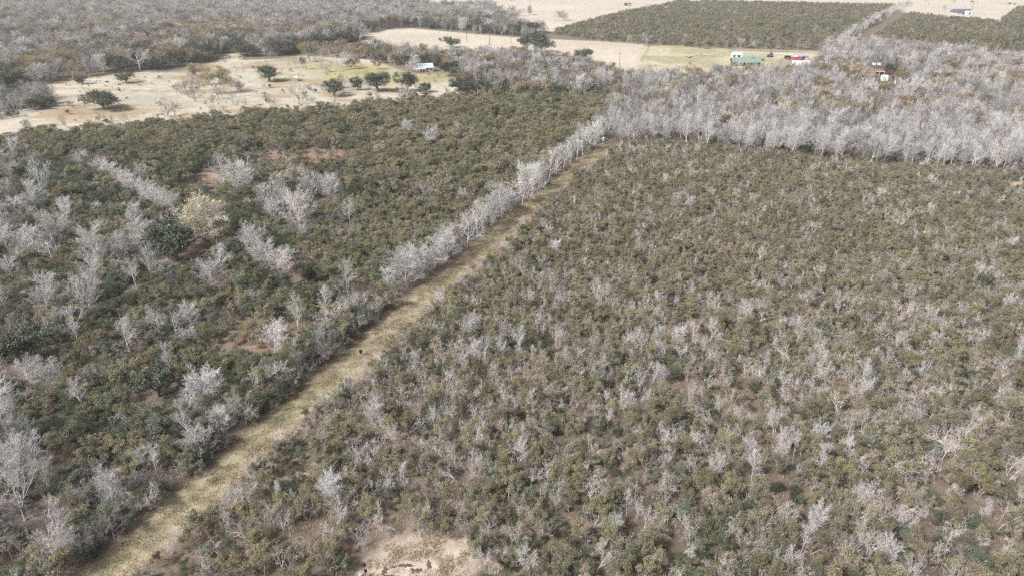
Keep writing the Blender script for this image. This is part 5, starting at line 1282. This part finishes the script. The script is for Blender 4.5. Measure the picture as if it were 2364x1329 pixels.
# log and brush heaps
def heap(u_, v_, L, h_, mat, label, seed, name='brush_pile', n=60):
    o = at_px(name, u_, v_, 0, label, 'brush pile', 'brush heaps')
    rs_ = random.Random(seed); b_ = MB(); c_ = MB()
    for k in range(n):
        x = rs_.gauss(0, L / 4.5); y = rs_.gauss(0, L / 9); e = math.exp(-(x / (L / 3)) ** 2 - (y / (L / 5)) ** 2)
        z = rs_.uniform(0, h_ * e) + .1; a = rs_.uniform(0, 6.28); l = rs_.uniform(.6, 1.6)
        (b_ if k % 2 else c_).tube((x, y, z), (x + l * math.cos(a), y + l * math.sin(a) * .6, z + rs_.uniform(-.1, .5)), rs_.uniform(.05, .13), .03, 5)
    b_.build('branches', M[mat], o); c_.build('logs', M['wood_pole'], o)
heap(1614, 131, 11, 2.2, 'brown_bark', 'dark brush pile right of the gliding bird', 1)
heap(1640, 131, 16, 1.0, 'rust_steel', 'long low reddish brush pile beside the dark one', 2)
heap(1632, 114, 6, 1.0, 'brown_bark', 'small brush heap at the far side of the green pasture', 3)
heap(1690, 121, 9, 1.2, 'brown_bark', 'brush heap behind the white shed', 4)
heap(609, 217, 3.4, .8, 'brown_bark', 'dark fallen log pile on the lower pasture', 5, n=26)
heap(400, 201, 5, .8, 'brown_bark', 'low dead branches left of the orange clump', 6, n=26)
heap(918, 133, 6, 1.0, 'brown_bark', 'brushy heap above the pasture left of the house', 7, n=30)
# gliding bird
p = G(1594, 560)
d_ = Vector(ray(1592, 133)); dist_ = 135.0
o = empty('bird', Vector((0, 0, CAMZ)) + d_ / d_.length * dist_, R(15)); tag(o, 'black bird gliding with spread wings in front of the green pasture', 'bird')
W_ = MB()
sp = [(0, .16, .0), (.3, .2, .05), (.62, .19, .14), (.8, .07, .2)]
for sgn in (-1, 1):
    vs_ = []
    for x, c_, z in sp: vs_ += [(sgn * x, -c_ - .02, z), (sgn * x, c_ * .8, z), (sgn * x, 0, z + .045), (sgn * x, 0, z - .02)]
    fs_ = []
    for j in range(3):
        A_, B_ = j * 4, j * 4 + 4
        for a, c_ in ((0, 2), (2, 1), (1, 3), (3, 0)): fs_.append((A_ + a, A_ + c_, B_ + c_, B_ + a))
    fs_.append((12, 14, 13, 15))
    MB().add(vs_, fs_).build('wing', M['feather'], o)
bd = MB(); pf = [(-.38, .02), (-.3, .07), (-.1, .11), (.1, .1), (.22, .06), (.3, .055), (.36, .02)]
n = 8; vs_ = []; fs_ = []
for y, r in pf: vs_ += [(r * math.cos(2 * math.pi * k / n), y, r * math.sin(2 * math.pi * k / n)) for k in range(n)]
for j in range(len(pf) - 1): fs_ += [(j * n + k, j * n + (k + 1) % n, (j + 1) * n + (k + 1) % n, (j + 1) * n + k) for k in range(n)]
bd.add(vs_, fs_); bd.box(-.13, .13, -.55, -.34, -.01, .015); bd.build('body', M['feather'], o)

# ------------------------------------------------------------------ thin winter haze
HAZE = 0.00016
if HAZE > 0:
    m, t, o_ = new_mat('haze_air')
    pv = t.nodes.new('ShaderNodeVolumePrincipled'); pv.inputs['Density'].default_value = HAZE
    pv.inputs['Color'].default_value = (0.90, 0.92, 0.95, 1); pv.inputs['Anisotropy'].default_value = 0.2
    t.links.new(pv.outputs[0], o_.inputs['Volume'])
    hz = MB().box(-9500, 9500, -200, 9600, -3, 78).build('haze', m)
    tag(hz, 'thin pale winter haze over the whole landscape', 'haze', None, 'stuff')
